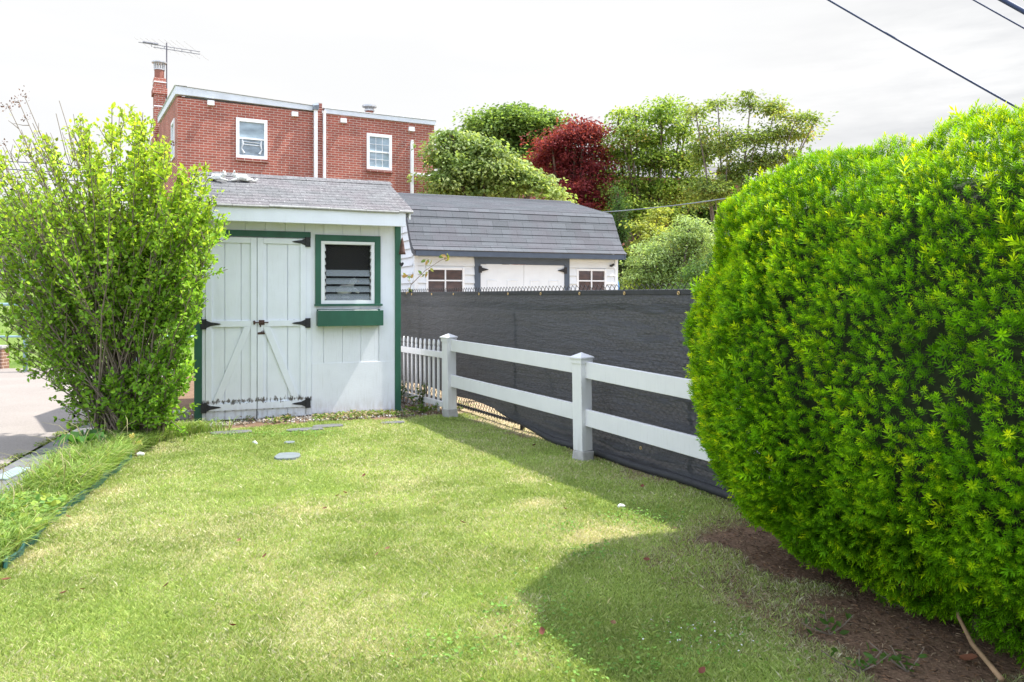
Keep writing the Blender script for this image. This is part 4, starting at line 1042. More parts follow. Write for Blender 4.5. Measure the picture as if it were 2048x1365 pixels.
s = MB().add([(-.08, -.09, 6.955), (3.60, -.09, 6.825), (3.60, .25, 6.845), (-.08, .25, 6.975)], [(0, 1, 2, 3)]).add([(-.08, -.09, 6.955), (.25, -.09, 6.958), (.25, 5.5, 7.225), (-.08, 5.5, 7.21)], [(0,1,2,3)]).box(3.80, HW + .06, -.085, .25, 6.79, 6.806)
s.build('drip_cap', M['wframe'], hs)
def h_window(x0, x1, z0, z1, muntin):
    e = .085
    s = MB().box(x0 + .001, x0 + e, -.03, .05, z0 + .001, z1 - .001).box(x1 - e, x1 - .001, -.03, .05, z0 + .001, z1 - .001).box(x0 + e, x1 - e, -.029, .05, z1 - e * 1.1, z1 - .002).box(x0 + e, x1 - e, -.029, .05, z0 + .002, z0 + e)
    wi = s.build('window', M['wframe'], hs, .004)
    zm = (z0 + z1) / 2
    MB().box(x0 + e, x1 - e, -.015, .04, zm - .022, zm + .022).build('meeting_rail', M['wframe'], wi)
    MB().box(x0 + e + .001, x1 - e - .001, .012, .016, zm + .023, z1 - e * 1.1 - .001).build('pane', M['pane'], wi)
    MB().box(x0 + e + .001, x1 - e - .001, .012, .016, z0 + e + .001, zm - .023).build('pane', M['paned'] if not muntin else M['pane'], wi)
    MB().box(x0 - .01, x1 + .02, -.07, -.001, z0 - .075, z0 - .003).build('sill', M['brickd'], wi)
    if muntin:
        s = MB()
        for k in (1, 2): xx = x0 + e + (x1 - x0 - 2*e) * k / 3; s.box(xx - .007, xx + .007, .004, .0115, z0 + e, z1 - e * 1.1)
        for zz in ((z0 + e + zm) / 2, (z1 - e + zm) / 2): s.box(x0 + e, x1 - e, .003, .0035 + .008, zz - .007, zz + .007)
        s.build('muntin', M['wframe'], wi)
    else:   # tied-back curtains
        s = MB()
        for sg in (-1, 1):
            xc = (x0 + x1) / 2 + sg * .25
            s.tube([(xc, .0, zm - .04), (xc - sg*.02, .0, zm - .16), (xc + sg*.015, .0, zm - .28), (xc - sg*.05, .0, zm - .40)], [.022, .03, .018, .035], 6)
        for zz in (.09, .16): s.tube([(x0 + e + .08, .002, zm - zz), (x1 - e - .08, .002, zm - zz - .015)], .012, 5)
        s.build('curtain', plain('curtain', (.5, .53, .56), .8, .1), wi)
h_window(*hw[0], False); h_window(*hw[1], True)
# side window
s = MB().box(-.03, .05, .662, .74, 5.202, 6.248).box(-.03, .05, 1.38, 1.458, 5.202, 6.248).box(-.029, .05, .741, 1.379, 6.16, 6.247).box(-.029, .05, .741, 1.379, 5.203, 5.28); wi = s.build('window', M['wframe'], hs)
MB().box(.01, .02, .741, 1.379, 5.281, 6.159).build('pane', M['pane'], wi)
for x, z, ww in ((.81, 6.595, .085), (3.006, 6.535, .085), (4.383, 6.50, .085), (6.449, 6.46, .085)):
    s = MB().box(x - ww, x + ww, -.10, -.001, z - .04, z + .06).prism([(x - ww, z - .065), (x + ww, z - .065), (x + ww, z - .041), (x - ww, z - .041)], -.12, -.001); s.build('soffit_vent', M['wframe'], hs)
s = MB().box(3.527, 3.622, -.15, -.065, 3.0, 6.71); ds = s.build('downspout', M['wframe'], hs, .01)
s = MB().add([(3.50, -.19, 6.70), (3.64, -.19, 6.70), (3.64, -.062, 6.70), (3.50, -.062, 6.70), (3.48, -.20, 6.80), (3.65, -.20, 6.84), (3.65, -.062, 6.93), (3.50, -.062, 6.87)], [(3,2,1,0),(4,5,6,7),(0,1,5,4),(1,2,6,5),(2,3,7,6),(3,0,4,7)]); s.build('conductor_head', plain('lead_grey', (.2, .23, .27), .5, .3, 8), ds)
MB().box(3.785, 3.86, -.15, -.065, 3.0, 6.70).build('downspout', M['wframe'], hs, .01)
s = MB().box(6.42, 6.51, -.10, -.005, 3.0, 6.07); s.prism([(6.42, 6.07), (6.51, 6.07), (6.50, 6.13), (6.44, 6.13)], -.10, -.005); ds = s.build('downspout', M['wframe'], hs, .008)
MB().tube([(6.52, -.08, 5.12), (7.22, -.08, 5.09)], .055, 10).tube([(7.22, -.08, 5.09), (7.29, -.08, 5.08)], .065, 10).build('cross_pipe', M['wframe'], ds, 0, True)
# roof vent
vz = MB().tube([(5.50, 1.0, 6.6), (5.50, 1.0, 7.10)], .12, 10); rv = vz.build('roof_vent', M['terra'], hs)
MB().tube([(5.50, 1.0, 7.10), (5.50, 1.0, 7.13), (5.50, 1.0, 7.20), (5.50, 1.0, 7.22), (5.50, 1.0, 7.27)], [.15, .15, .12, .22, .22], 10).build('vent_cap', M['metal'], rv)
# chimney
ch = (-.13, 5.75)
s = MB().box(ch[0], ch[0] + .34, ch[1], ch[1] + .5, -.2, 8.02).box(ch[0] - .05, ch[0] + .39, ch[1] - .05, ch[1] + .55, 8.02, 8.22).box(ch[0] - .01, ch[0] + .35, ch[1] - .01, ch[1] + .51, 8.221, 8.55)
chm = s.build('chimney', M['brick'], hs, .01)
MB().box(ch[0] - .02, ch[0] + .36, ch[1] - .03, ch[1] + .53, 8.40, 8.43).box(ch[0] - .008, ch[0] + .348, ch[1] - .009, ch[1] + .51, 7.62, 7.65).build('mortar_band', M['wframe'], chm)
MB().tube([(ch[0] + .17, ch[1] + .25, 8.55), (ch[0] + .17, ch[1] + .25, 8.86)], .15, 14).build('flue', M['terra'], chm)
s = MB(); 
for k in range(14): a = k * 2 * math.pi / 14; s.tube([(ch[0] + .17 + .155 * math.cos(a), ch[1] + .25 + .155 * math.sin(a), 8.86), (ch[0] + .17 + .165 * math.cos(a), ch[1] + .25 + .165 * math.sin(a), 9.08)], .013, 5)
s.tube([(ch[0] + .17, ch[1] + .25, 8.85), (ch[0] + .17, ch[1] + .25, 8.88)], .17, 14).tube([(ch[0] + .17, ch[1] + .25, 9.08), (ch[0] + .17, ch[1] + .25, 9.12)], .235, 14)
s.build('flue_cap', M['metal'], chm)
# television antenna clamped to the chimney
base = O3 + X3 * .26 + Y3 * 6.0
an = thing('tv_antenna', 'old metal television antenna on a tall mast above the chimney', 'antenna', (base[0], base[1], 7.0))
bY = base[1]
topz = H + (V0 - 86) / F * bY - 7.0
MB().tube([(0, 0, 0), (0, 0, topz)], .022, 8).tube([(-.25, 0, 1.42), (0, 0, 1.42)], .015, 6).build('mast', plain('mast_paint', (.13, .12, .14), .5), an)
bz = topz - .16
bl = at(271, 84, bY) - np.array([base[0], base[1], 7.0]); br = at(400, 104, bY) - np.array([base[0], base[1], 7.0])
bd = (br - bl) / np.linalg.norm(br - bl); off = np.array([0, 0, .085])
s = MB().tube([bl + bd*.1, br], .012, 6).tube([bl + bd*.6 - off, br - off], .012, 6)
for t_ in (.25, .45, .6, .72, .86): p = bl + bd * np.linalg.norm(br - bl) * t_; s.tube([p, p - off], .01, 5)
s.tube([bl + bd*.25 + (0, 0, .03), bl + bd*.75 + (0, 0, .03)], .035, 6)
s.build('boom', plain('dull_metal', (.2, .2, .23), .5), an)
s = MB(); acr = np.array([-bd[1], bd[0], 0]); acr /= np.linalg.norm(acr)
for k, t_ in enumerate((.1, .2, .3, .4, .52, .62, .72, .82, .95)):
    p = bl + (br - bl) * t_; ll = .55 + .06 * k
    s.tube([p - acr * ll, p + acr * ll], .0045, 4)
s.tube([bl + (br-bl)*.30 - (0, 0, .13), bl + (br-bl)*.30 + (0, 0, .13)], .006, 4)
s.build('elements', plain('aluminium_rod', (.45, .43, .40), .4), an)

# ================================================================== far brick house behind the trees
O4 = at(1090, 592, 40); PS4 = R(14)
h4 = thing('brick_house', 'distant red brick house mostly hidden behind the maple trees', 'house', (O4[0], O4[1], 0), PS4)
s = MB().box(0, 11, 0, 7, -.2, 7.6); w4 = s.build('wall', M['brickd'], h4)
s = MB().prism([(-.3, 7.6), (7.3, 7.6), (3.5, 9.0)], -.3, 11.3, SW); s.build('roof', plain('slate_roofing', (.12, .11, .115), .8), h4)
for x in (1.5, 4.5, 7.6, 9.6):
    for z in (1.2, 4.6):
        wi = MB().box(x - .55, x + .55, -.06, -.002, z, z + 1.6).build('window', M['wframe'], h4)
        MB().box(x - .46, x + .46, -.075, -.061, z + .09, z + 1.51).build('pane', M['pane'], wi)

# ================================================================== trees
def tube_mesh(polys, name, mat, parent, n=6):
    s = MB()
    for pts, rad in polys: s.tube(pts, rad, n, False)
    return s.build(name, mat, parent, 0, True)
def curve3(a, b, sag=.12, k=6, jit=.03):
    a, b = np.array(a, float), np.array(b, float); L_ = np.linalg.norm(b - a)
    m = (a + b) / 2 + np.array([0, 0, -sag * L_ * .5]) + rng.normal(0, jit * L_, 3)
    ts = np.linspace(0, 1, k)[:, None]
    return (1-ts)**2 * a + 2*ts*(1-ts) * m + ts**2 * b
def tree(name, label, cat, base, lobes, pal, nleaf, lsize, wt=None, group=None, trunk_r=.12, fork=.35, clus=(.3, .14), ncl=None, twigs=True, wide=1.0, droop=.2, bark='bark', bare=0, shell=.55, mat='leaf', stems=1):
    """lobes: (centre xyz, radii xyz) in metres; trunk, limbs to every lobe, twigs to leaf clusters"""
    t = thing(name, label, cat, (base[0], base[1], 0), 0, group); b0 = np.array([base[0], base[1], 0.])
    C = np.array([l[0] for l in lobes]) - b0; Rd = np.array([l[1] for l in lobes])
    vol = np.prod(Rd, 1)**.8; vol /= vol.sum()
    top = C[:, 2].max(); fz = max(.3, C[:, 2].min() * fork + .15)
    polys = []; forkp = np.array([rng.normal(0, .05), rng.normal(0, .05), fz])
    for k in range(stems):
        st = rng.normal(0, .12 * (stems > 1), 3) * np.array([1, 1, 0])
        polys.append(([st, st * .7 + forkp * .5 + rng.normal(0, .02, 3), forkp + st * .5], [trunk_r * 1.2, trunk_r, trunk_r * .85]))
    cl = []; nleaf = int(nleaf * 1.6); lsize = (lsize[0] * .72, lsize[1] * .72); ncl = ncl or max(30, nleaf // 34)
    for i, (c, r) in enumerate(zip(C, Rd)):
        core = c - np.array([0, 0, r[2] * .35]); polys.append((curve3(forkp, core, .1), list(np.linspace(trunk_r * .7, trunk_r * .25, 6))))
        k = max(3, int(ncl * vol[i])); d = rng.normal(size=(k, 3)); d /= np.linalg.norm(d, axis=1, keepdims=True)
        rad = (shell + (1 - shell) * rng.random(k))[:, None] * np.clip(1 + .2 * rng.normal(size=(k, 1)), .3, 1.28)
        P = c + d * r * rad; cl.append(P)
        for p in P:
            if twigs: polys.append((curve3(core + (p - core) * .15 * rng.random(), p, .15, 4, .05), [trunk_r * .16, trunk_r * .11, trunk_r * .07, trunk_r * .03]))
        for q in range(bare):
            dd = np.array([rng.normal(0, .5), rng.normal(0, .4), abs(rng.normal(.9, .3))]); p = c + dd / np.linalg.norm(dd) * r * rng.uniform(1.0, 1.35)
            main = curve3(core, p, -.1, 6, .04); polys.append((main, list(np.linspace(.022, .005, 6))))
            for z in range(4): qq = main[2 + z % 4]; polys.append((curve3(qq, qq + rng.normal(0, .18, 3) + np.array([0, 0, .25]), 0, 3), [.008, .006, .003]))
    tube_mesh(polys, 'trunk', M[bark], t, 5)
    cl = np.concatenate(cl); per = max(4, nleaf // len(cl))
    n = len(cl) * per
    ctr = np.repeat(cl, per, 0); off = np.clip(rng.normal(size=(n, 3)), -1.5, 1.5) * np.array([clus[0], clus[0], clus[1]]) * .6 * np.repeat(rng.uniform(.45, 1.25, len(cl)), per)[:, None]
    P = ctr + off; P[:, 2] -= droop * (off[:, 0]**2 + off[:, 1]**2) / max(clus[0], .01) * .6
    d = off * np.array([1, 1, .3]) + rng.normal(0, clus[0] * .35, (n, 3)); d[:, 2] -= droop * clus[0]
    up = np.array([0, 0, 1.0]) + rng.normal(0, .55, (n, 3))
    d /= np.linalg.norm(d, axis=1, keepdims=True) + 1e-9
    bb = np.cross(up, d); bb /= np.linalg.norm(bb, axis=1, keepdims=True) + 1e-9
    rot = np.stack([d, bb, np.cross(d, bb)], 2)
    v, f = scatter(LEAF_V * np.array([1, wide, 1]), LEAF_F, P, rot, rng.uniform(lsize[0], lsize[1], n))
    pc = np.array(pal, float) * 1.5; ww = None if wt is None else np.array(wt) / sum(wt)
    cc = pc[rng.choice(len(pc), len(cl), p=ww)]; cc = np.repeat(cc, per, 0) * .65 + pc[rng.choice(len(pc), n, p=ww)] * .35
    cc = cc * (1 + rng.normal(0, .12, (n, 1))) * np.repeat(rng.uniform(.8, 1.2, len(cl)), per)[:, None]
    np_mesh('crown', v, f, M[mat], t, np.repeat(np.clip(cc, .005, 1), 6, 0)); return t
def lobes_px(Y, ls, depth=.9):
    out = []
    for l in ls:
        u, v_, ru, rv = l[:4]; yy = Y + (l[4] if len(l) > 4 else rng.uniform(-.4, .4)); k = yy / F
        out.append((at(u, v_, yy), np.array([ru * k, max(ru, rv) * k * depth, rv * k])))
    return out
def base_px(u, Y): return ((u - 1024) / F * Y, Y)
G = 'trees beyond the sheds'
tree('shade_tree', 'tall dark green tree behind the others, right of the brick house', 'tree', base_px(1010, 33), lobes_px(33, [(1016, 222, 24, 18), (975, 246, 38, 26), (1075, 244, 42, 24), (1030, 262, 74, 32), (1112, 262, 24, 24), (1045, 230, 26, 18), (940, 268, 26, 22), (1000, 330, 90, 40), (1090, 320, 45, 40)]),
     [(.10, .165, .045), (.13, .20, .055), (.08, .135, .035), (.17, .24, .075)], 17000, (.15, .27), None, G, .18, .5, (.65, .26), 380, True, 1.0, .2, 'bark', 0, .35)
tree('light_tree', 'pale yellow green broad leaved tree over the far shed roof', 'tree', base_px(970, 22.5), lobes_px(22.5, [(930, 283, 36, 24), (892, 300, 32, 38), (966, 298, 36, 28), (1008, 336, 50, 30), (900, 350, 42, 38), (1066, 366, 46, 22), (960, 365, 90, 30), (1108, 386, 26, 15), (880, 376, 26, 22), (905, 268, 18, 14), (970, 330, 40, 30), (1040, 350, 30, 22)]),
     [(.16, .225, .07), (.21, .265, .095), (.12, .18, .055), (.27, .32, .14)], 11000, (.12, .20), None, G, .12, .5, (.45, .18), 260, True, 1.1, .5, 'bark', 0, .3)
tree('red_maple', 'dark red leaved maple between the green trees', 'tree', base_px(1150, 25.2), lobes_px(25.2, [(1150, 270, 42, 26), (1104, 288, 30, 20), (1190, 270, 30, 26), (1150, 412, 62, 22), (1200, 400, 40, 26), (1072, 322, 14, 12), (1140, 252, 24, 13), (1165, 250, 22, 12), (1150, 320, 64, 32), (1092, 316, 26, 22), (1206, 310, 22, 26), (1110, 352, 40, 24), (1188, 350, 34, 26), (1150, 382, 52, 24)]),
     [(.135, .022, .030), (.18, .036, .043), (.10, .017, .023), (.24, .06, .065)], 16000, (.10, .17), None, G, .12, .5, (.5, .18), 340, True, .8, .3, 'bark', 0, .35)
tree('green_maple', 'yellow green layered maple right of the red maple', 'tree', base_px(1300, 25), lobes_px(25, [(1236, 236, 20, 20), (1272, 228, 24, 18), (1328, 206, 26, 15), (1322, 232, 34, 22), (1258, 265, 38, 20), (1238, 306, 34, 18), (1300, 278, 46, 24), (1360, 262, 26, 28), (1376, 228, 14, 16), (1310, 322, 60, 26), (1222, 345, 26, 16), (1210, 385, 30, 18), (1232, 440, 44, 24), (1310, 430, 60, 26), (1270, 372, 56, 28), (1372, 315, 36, 32), (1345, 378, 56, 34), (1240, 408, 44, 24), (1400, 370, 30, 30)]),
     [(.14, .22, .04), (.20, .28, .055), (.10, .17, .035), (.26, .30, .07), (.24, .17, .06)], 17000, (.10, .18), [3, 3, 3, 1.5, .3], G, .10, .5, (.5, .22), 380, True, .9, .3, 'bark', 0, .25)
tree('sparse_maple', 'sparse airy tree with bare branches against the sky', 'tree', base_px(1450, 23), lobes_px(23, [(1392, 222, 16, 26), (1436, 205, 12, 26), (1500, 208, 26, 24), (1548, 218, 30, 22), (1590, 238, 34, 17), (1630, 238, 20, 9), (1560, 270, 46, 20), (1610, 268, 28, 12), (1510, 275, 32, 24), (1455, 285, 30, 38), (1410, 300, 34, 40), (1520, 325, 46, 22), (1460, 345, 46, 30), (1575, 310, 34, 16), (1430, 385, 60, 28), (1510, 375, 46, 22)]),
     [(.13, .19, .05), (.18, .235, .065), (.10, .15, .04), (.24, .25, .08), (.34, .19, .08)], 9500, (.10, .17), [3, 3, 3, 1.5, .2], G, .065, .3, (.36, .2), 330, True, .85, .2, 'greybark', 0, .2)
tree('dark_tree', 'dark green undergrowth tree below the maples', 'tree', base_px(1350, 30), lobes_px(30, [(1230, 430, 60, 50), (1310, 430, 60, 55), (1390, 430, 60, 50), (1450, 420, 50, 40), (1350, 500, 110, 50)]),
     [(.05, .09, .025), (.07, .12, .03), (.09, .15, .04)], 9000, (.16, .3), None, G, .14, .3, (.5, .25))
tree('ivy_column', 'narrow dark evergreen column beside the far shed roof', 'tree', base_px(1238, 19), lobes_px(19, [(1238, 400, 12, 28), (1238, 440, 17, 40), (1236, 490, 22, 50), (1240, 545, 28, 50), (1262, 560, 30, 50)]),
     [(.032, .068, .02), (.045, .088, .024), (.026, .055, .016)], 8000, (.05, .10), None, G, .06, .2, (.14, .14), None, True, .7, .3)
tree('yellow_sapling', 'small yellow green layered maple sapling in front of the dark column', 'tree', base_px(1312, 18.3), lobes_px(18.3, [(1312, 425, 12, 20), (1300, 455, 25, 9), (1325, 470, 30, 8), (1300, 485, 36, 9), (1290, 505, 36, 9), (1335, 500, 25, 10), (1275, 450, 10, 8)]),
     [(.21, .245, .05), (.26, .28, .065), (.16, .21, .05)], 2600, (.07, .13), None, G, .04, .6, (.22, .05))
tree('pale_shrub', 'rounded pale green shrub right of the far shed', 'shrub', base_px(1345, 17), lobes_px(17, [(1345, 510, 68, 52), (1290, 525, 42, 42), (1395, 490, 42, 50), (1330, 560, 78, 30), (1400, 555, 50, 40), (1380, 455, 36, 28), (1270, 560, 30, 28)]),
     [(.17, .24, .09), (.24, .32, .14), (.13, .19, .07), (.30, .38, .19)], 12000, (.06, .11), None, None, .06, .2, (.24, .08), None, True, .7, .3, 'greybark', 0, .6, 'leaf', 4)
tree('low_shrub', 'low yellow green shrub above the screen beside the far shed', 'shrub', base_px(1262, 16.6), lobes_px(16.6, [(1258, 585, 26, 22), (1300, 592, 36, 22), (1350, 595, 40, 20)]), [(.16, .22, .04), (.24, .29, .05), (.07, .12, .03)], 3000, (.05, .1), None, None, .03, .2, (.16, .08), None, True, .8, .3, 'bark', 0, .6, 'leaf', 3)
tree('screen_shrub', 'dark evergreen shrub behind the screen left of the yew', 'shrub', base_px(1410, 15.5), lobes_px(15.5, [(1400, 560, 45, 36), (1450, 540, 45, 50), (1370, 590, 40, 22)]), [(.05, .10, .03), (.08, .14, .04)], 4200, (.05, .1), None, None, .05, .2, (.18, .12), None, True, .8, .3, 'bark', 0, .6, 'leaf', 3)

# ================================================================== left background behind the shrub
bk = NT('bank_grass'); bc = bk.ramp(bk.noise(bk.coord(), 1.2, 6), (.3, (.10, .17, .035)), (.7, (.20, .27, .07)))
M['bank'] = bk.finish(bk.mix(1.0, bc, bk.ramp(bk.noise(bk.coord(), 30, 3), (.3, .7), (.7, 1.3)), 'MULTIPLY'), .95, bk.bump(bk.noise(bk.coord(), 40, 3), .05, .8), .1)
bx = np.linspace(-26, -5.5, 42); by = np.linspace(16.6, 27, 22); BX, BY = np.meshgrid(bx, by)
BZ = .05 + np.clip((BY - 17.2) / 7.5, 0, 1)**1.0 * 1.9 + .12 * (fbm(BX, BY, 2.) - .5)
BZ[0] = -.05
idx = np.arange(BX.size).reshape(BX.shape); bf = np.stack([idx[:-1, :-1], idx[:-1, 1:], idx[1:, 1:], idx[1:, :-1]], -1).reshape(-1, 4)
props(np_mesh('grass_bank', np.stack([BX, BY, BZ], -1).reshape(-1, 3), bf, M['bank'], None, None, True), kind='structure')
bw = thing('low_brick_wall', 'low brown brick wall at the far end of the driveway', 'wall', (-16.2, 16.3, 0))
MB().box(0, 5.8, 0, .25, 0, .42).build('wall', brick('brown_brick', c1=(.26, .15, .1), c2=(.2, .11, .08)), bw); MB().box(-.02, 5.82, -.03, .28, .421, .48).build('coping', M['concrete'], bw, .01)
M['teal'] = plain('pale_teal_paint', (.26, .40, .42), .5, .12)
tf_ = thing('pipe_fence', 'pale teal pipe fence behind the left shrub', 'fence', (-9.55, 15.7, 0))
for x, hh in ((0, 2.3), (-2.4, 1.5), (2.2, 1.35), (4.2, 1.35)): MB().tube([(x, 0, 0), (x, 0, hh)], .04 if x == 0 else .035, 8).build('post', M['teal'], tf_, 0, True)
MB().tube([(-2.4, 0, 1.33), (4.2, 0, 1.33)], .03, 8).tube([(-2.4, 0, .7), (4.2, 0, .7)], .02, 8).build('rail', M['teal'], tf_, 0, True)
h5 = thing('pale_house', 'pale rendered house with grey roof behind the left shrub', 'house', (-24.5, 30, .3), R(8))
MB().box(0, 9.5, 0, 6, 0, 3.0).build('wall', plain('pale_render', (.6, .58, .54), .9, .08), h5)
MB().prism([(-.4, 3.0), (6.4, 3.0), (3, 4.6)], -.3, 9.8, SW).build('roof', plain('grey_roofing', (.22, .22, .23), .9, .15), h5)
for x in (1.5, 4.2, 7.4):
    wi = MB().box(x - .5, x + .5, -.05, -.002, .9, 2.2).build('window', M['wframe'], h5); MB().box(x - .42, x + .42, -.06, -.051, .98, 2.12).build('pane', M['pane'], wi)
tree('far_tree', 'green tree far left behind the shrub', 'tree', base_px(60, 31), lobes_px(31, [(60, 440, 70, 55), (140, 460, 60, 50), (-20, 470, 60, 50)]), [(.12, .2, .05), (.16, .25, .06), (.2, .28, .08)], 6000, (.16, .3), None, G, .15, .4, (.6, .25))
tree('far_tree', 'bushy green tree between the left shrub and the brick house', 'tree', base_px(235, 29), lobes_px(29, [(240, 470, 55, 50), (200, 500, 45, 40), (285, 490, 40, 50)]), [(.12, .2, .05), (.17, .26, .06), (.2, .28, .08)], 6000, (.14, .28), None, G, .15, .4, (.6, .25))
# utility wires
def wire(name, label, pts, r, mat, group=None):
    s = MB().tube(pts, r, 6); return props(s.build(name, mat, None, 0, True), label, 'cable', group)
def sagged(a, b, sag, k=16):
    a, b = np.array(a), np.array(b); ts = np.linspace(0, 1, k); return [a + (b - a) * q - np.array([0, 0, 4 * sag * q * (1 - q)]) for q in ts]
wire('power_cable', 'single black power cable crossing the sky above the yew', sagged(at(1450, -122, 9.5), at(2350, 390, 6.6), .03), .0115, M['cable'], 'cables over the yew')
wire('power_cable', 'thin black cable cutting the top right corner of the sky', sagged(at(1700, -142, 9.5), at(2350, 222, 6.6), .02), .0085, M['cable'], 'cables over the yew')
wire('power_cable', 'thick black cable at the extreme top right corner', sagged(at(1760, -140, 9.0), at(2350, 186, 6.0), .02), .024, M['cable'], 'cables over the yew')
wire('service_cable', 'pale grey cable stretched in front of the trees beside the far shed', sagged(at(1130, 428, 17.6), at(1700, 352, 12.5), .12), .010, M['greycable'])
for i, (z0, z1, lb) in enumerate([(308, 330, 'highest thin wire seen through the left shrub'), (324, 345, 'middle thin wire seen through the left shrub'), (342, 358, 'lowest thin wire seen through the left shrub')]):
    wire('overhead_wire', lb, sagged(at(-200, z0 - 4, 34), at(420, z1 + 6, 38), .2), .02, M['cable'], 'thin wires behind the left shrub')

# ================================================================== left shrub (many stems)
sb = ground_px(262, 884)
shr = thing('lilac_shrub', 'tall many stemmed green shrub left of the shed', 'shrub', (sb[0], sb[1], 0))
B0 = np.array([sb[0], sb[1], 0.])
top_u = [-140, -60, 0, 60, 110, 160, 200, 260, 300, 345, 400, 445]; top_v = [430, 330, 290, 240, 262, 222, 215, 190, 215, 300, 335, 385]
stems = []; LP = []; LD = []; LT = []
def add_leafed(pts, dens, l0=.25, tipbias=0.0):
    pts = np.array(pts); seg = np.linalg.norm(np.diff(pts, axis=0), axis=1); Lt = seg.sum(); k = max(2, int(Lt * dens * (1 - l0)))
    ts = l0 + (1 - l0) * rng.random(k)**(1 - tipbias); cum = np.r_[0, np.cumsum(seg)] / Lt
    P = np.stack([np.interp(ts, cum, pts[:, j]) for j in range(3)], 1); D = pts[-1] - pts[0]; D = D / np.linalg.norm(D)
    for p in P:
        m = rng.integers(2, 5)
        LP.append(p + rng.normal(0, .018, (m, 3))); dd = D * .55 + rng.normal(0, .75, (m, 3)) + np.array([0, 0, .15]); LD.append(dd)
def grow(tip, r0=.012, dens=26, bareness=0.0, ntw=11, low=.36):
    st = np.array([np.clip(rng.normal(0, .17), -.3, .3), np.clip(rng.normal(0, .12), -.2, .2), 0]); tip = np.array(tip) - B0
    lat = tip[:2] - st[:2]; c1 = np.array([st[0] + lat[0] * .30, st[1] + lat[1] * .30, tip[2] * .45]); 
    ts = np.linspace(0, 1, 10)[:, None]; pts = (1-ts)**2 * st + 2*ts*(1-ts) * c1 + ts**2 * tip + rng.normal(0, .014, (10, 3)) * (ts > .1)
    stems.append((pts, list(np.linspace(r0, .0032, 10))))
    if bareness < 1: add_leafed(pts, dens * (1 - bareness), .5)
    for k in range(ntw):
        q = rng.uniform(low, .97); i = min(int(q * 9), 8); p = pts[i] + (pts[i+1] - pts[i]) * (q * 9 - i)
        d = (pts[i+1] - pts[i]); d = d / np.linalg.norm(d) * .75 + rng.normal(0, .45, 3) + np.array([0, 0, .25]); d /= np.linalg.norm(d)
        l = rng.uniform(.16, .48) * (1.1 - .5 * q); e = p + d * l; m = p + d * l * .5 + rng.normal(0, .02, 3)
        stems.append(([p, m, e], [.0045, .0035, .002]))
        if rng.random() > bareness: add_leafed([p, m, e], dens * 1.15, .15)
for k in range(105):
    u = rng.choice([rng.uniform(-110, 110), rng.uniform(60, 350), rng.uniform(190, 440), rng.uniform(150, 330)], p=[.3, .3, .2, .2]); Yt = sb[1] + rng.normal(0, .45)
    vt = np.interp(u, top_u, top_v); fr_ = rng.uniform(.0, 1)**2.0
    v_ = vt + 12 + fr_ * (600 - vt) * .62
    right = u > 170
    grow(at(u, v_, Yt), rng.uniform(.006, .0125), 27 if right else 17, .03 if right else .12, 13 if right else 10)
for k in range(46):
    grow(at(rng.uniform(-170, 120), rng.uniform(290, 640), sb[1] + rng.normal(0, .4)), rng.uniform(.006, .010), 17, .12, 9)
for u, v_ in [(12, 700), (25, 690), (60, 720), (115, 770), (150, 800), (95, 760), (40, 640), (-30, 620), (120, 820), (70, 660), (160, 790), (0, 600), (130, 700)]:
    grow(at(u + rng.normal(0, 8), v_, sb[1] - rng.uniform(0, .5)), .008, 20, .1, 8, .4)
for k in range(24):
    u = rng.uniform(300, 448); grow(at(u, np.interp(u, top_u, top_v) + rng.uniform(-6, 110), sb[1] + rng.normal(0, .35)), .009, 30, .0, 12, .45)
for u, v_ in [(392, 640), (398, 590), (385, 720), (360, 780), (350, 700), (340, 640), (370, 560), (405, 520), (330, 800), (320, 760), (345, 830), (300, 720), (280, 780), (240, 760), (390, 680), (410, 560), (375, 760), (355, 740), (200, 790), (250, 800), (210, 740), (265, 740), (300, 800), (150, 740), (320, 830)]:
    grow(at(u + rng.normal(0, 6), v_, sb[1] - rng.uniform(-.2, .55)), .008, 30, .0, 12, .25)
for u, v_ in [(12, 212), (35, 200), (50, 190), (118, 200), (3, 285), (70, 245), (106, 225)]: grow(at(u, v_, sb[1] + rng.normal(0, .2)), .009, 6, .93, 6, .5)
tube_mesh(stems, 'stems', M['twig'], shr, 5)
LP, LD = np.concatenate(LP), np.concatenate(LD); n = len(LP)
v, f = scatter(LEAF_V * np.array([1, 1.05, 1]), LEAF_F, LP, frames(LD, np.array([0, 0, 1.]) + rng.normal(0, .7, (n, 3))), rng.uniform(.032, .058, n))
hz = LP[:, 2] + .5 * (LP[:, 0] > .2)
upper_mix = np.clip((LP[:, 2] - 1.5) / 2.3 + rng.normal(0, .2, n), 0, 1)  # leaf colour gets lighter and yellower with height
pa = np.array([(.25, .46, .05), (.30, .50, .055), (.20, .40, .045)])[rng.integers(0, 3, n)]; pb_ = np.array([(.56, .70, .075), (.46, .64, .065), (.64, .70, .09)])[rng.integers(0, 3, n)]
lc = (pa * (1 - upper_mix[:, None]) + pb_ * upper_mix[:, None]) * (.88 + rng.normal(0, .26, (n, 1)))
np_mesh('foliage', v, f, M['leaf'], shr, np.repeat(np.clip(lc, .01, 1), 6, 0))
# dried seed clusters
for u, v_ in [(12, 212), (35, 200), (50, 190), (3, 285), (30, 205), (52, 235), (215, 400), (245, 415), (350, 285), (305, 330), (130, 625), (145, 665), (50, 655), (140, 690)]:
    P = at(u, v_, sb[1] - .1) - B0 + rng.normal(0, .025, (16, 3)); v, f = scatter(LEAF_V, LEAF_F, P, frames(rng.normal(size=P.shape)), rng.uniform(.015, .03, 16))
    np_mesh('seed_cluster', v, f, M['deadleaf'], shr, cols_for(16, 6, [(.16, .09, .07), (.22, .12, .08)]))

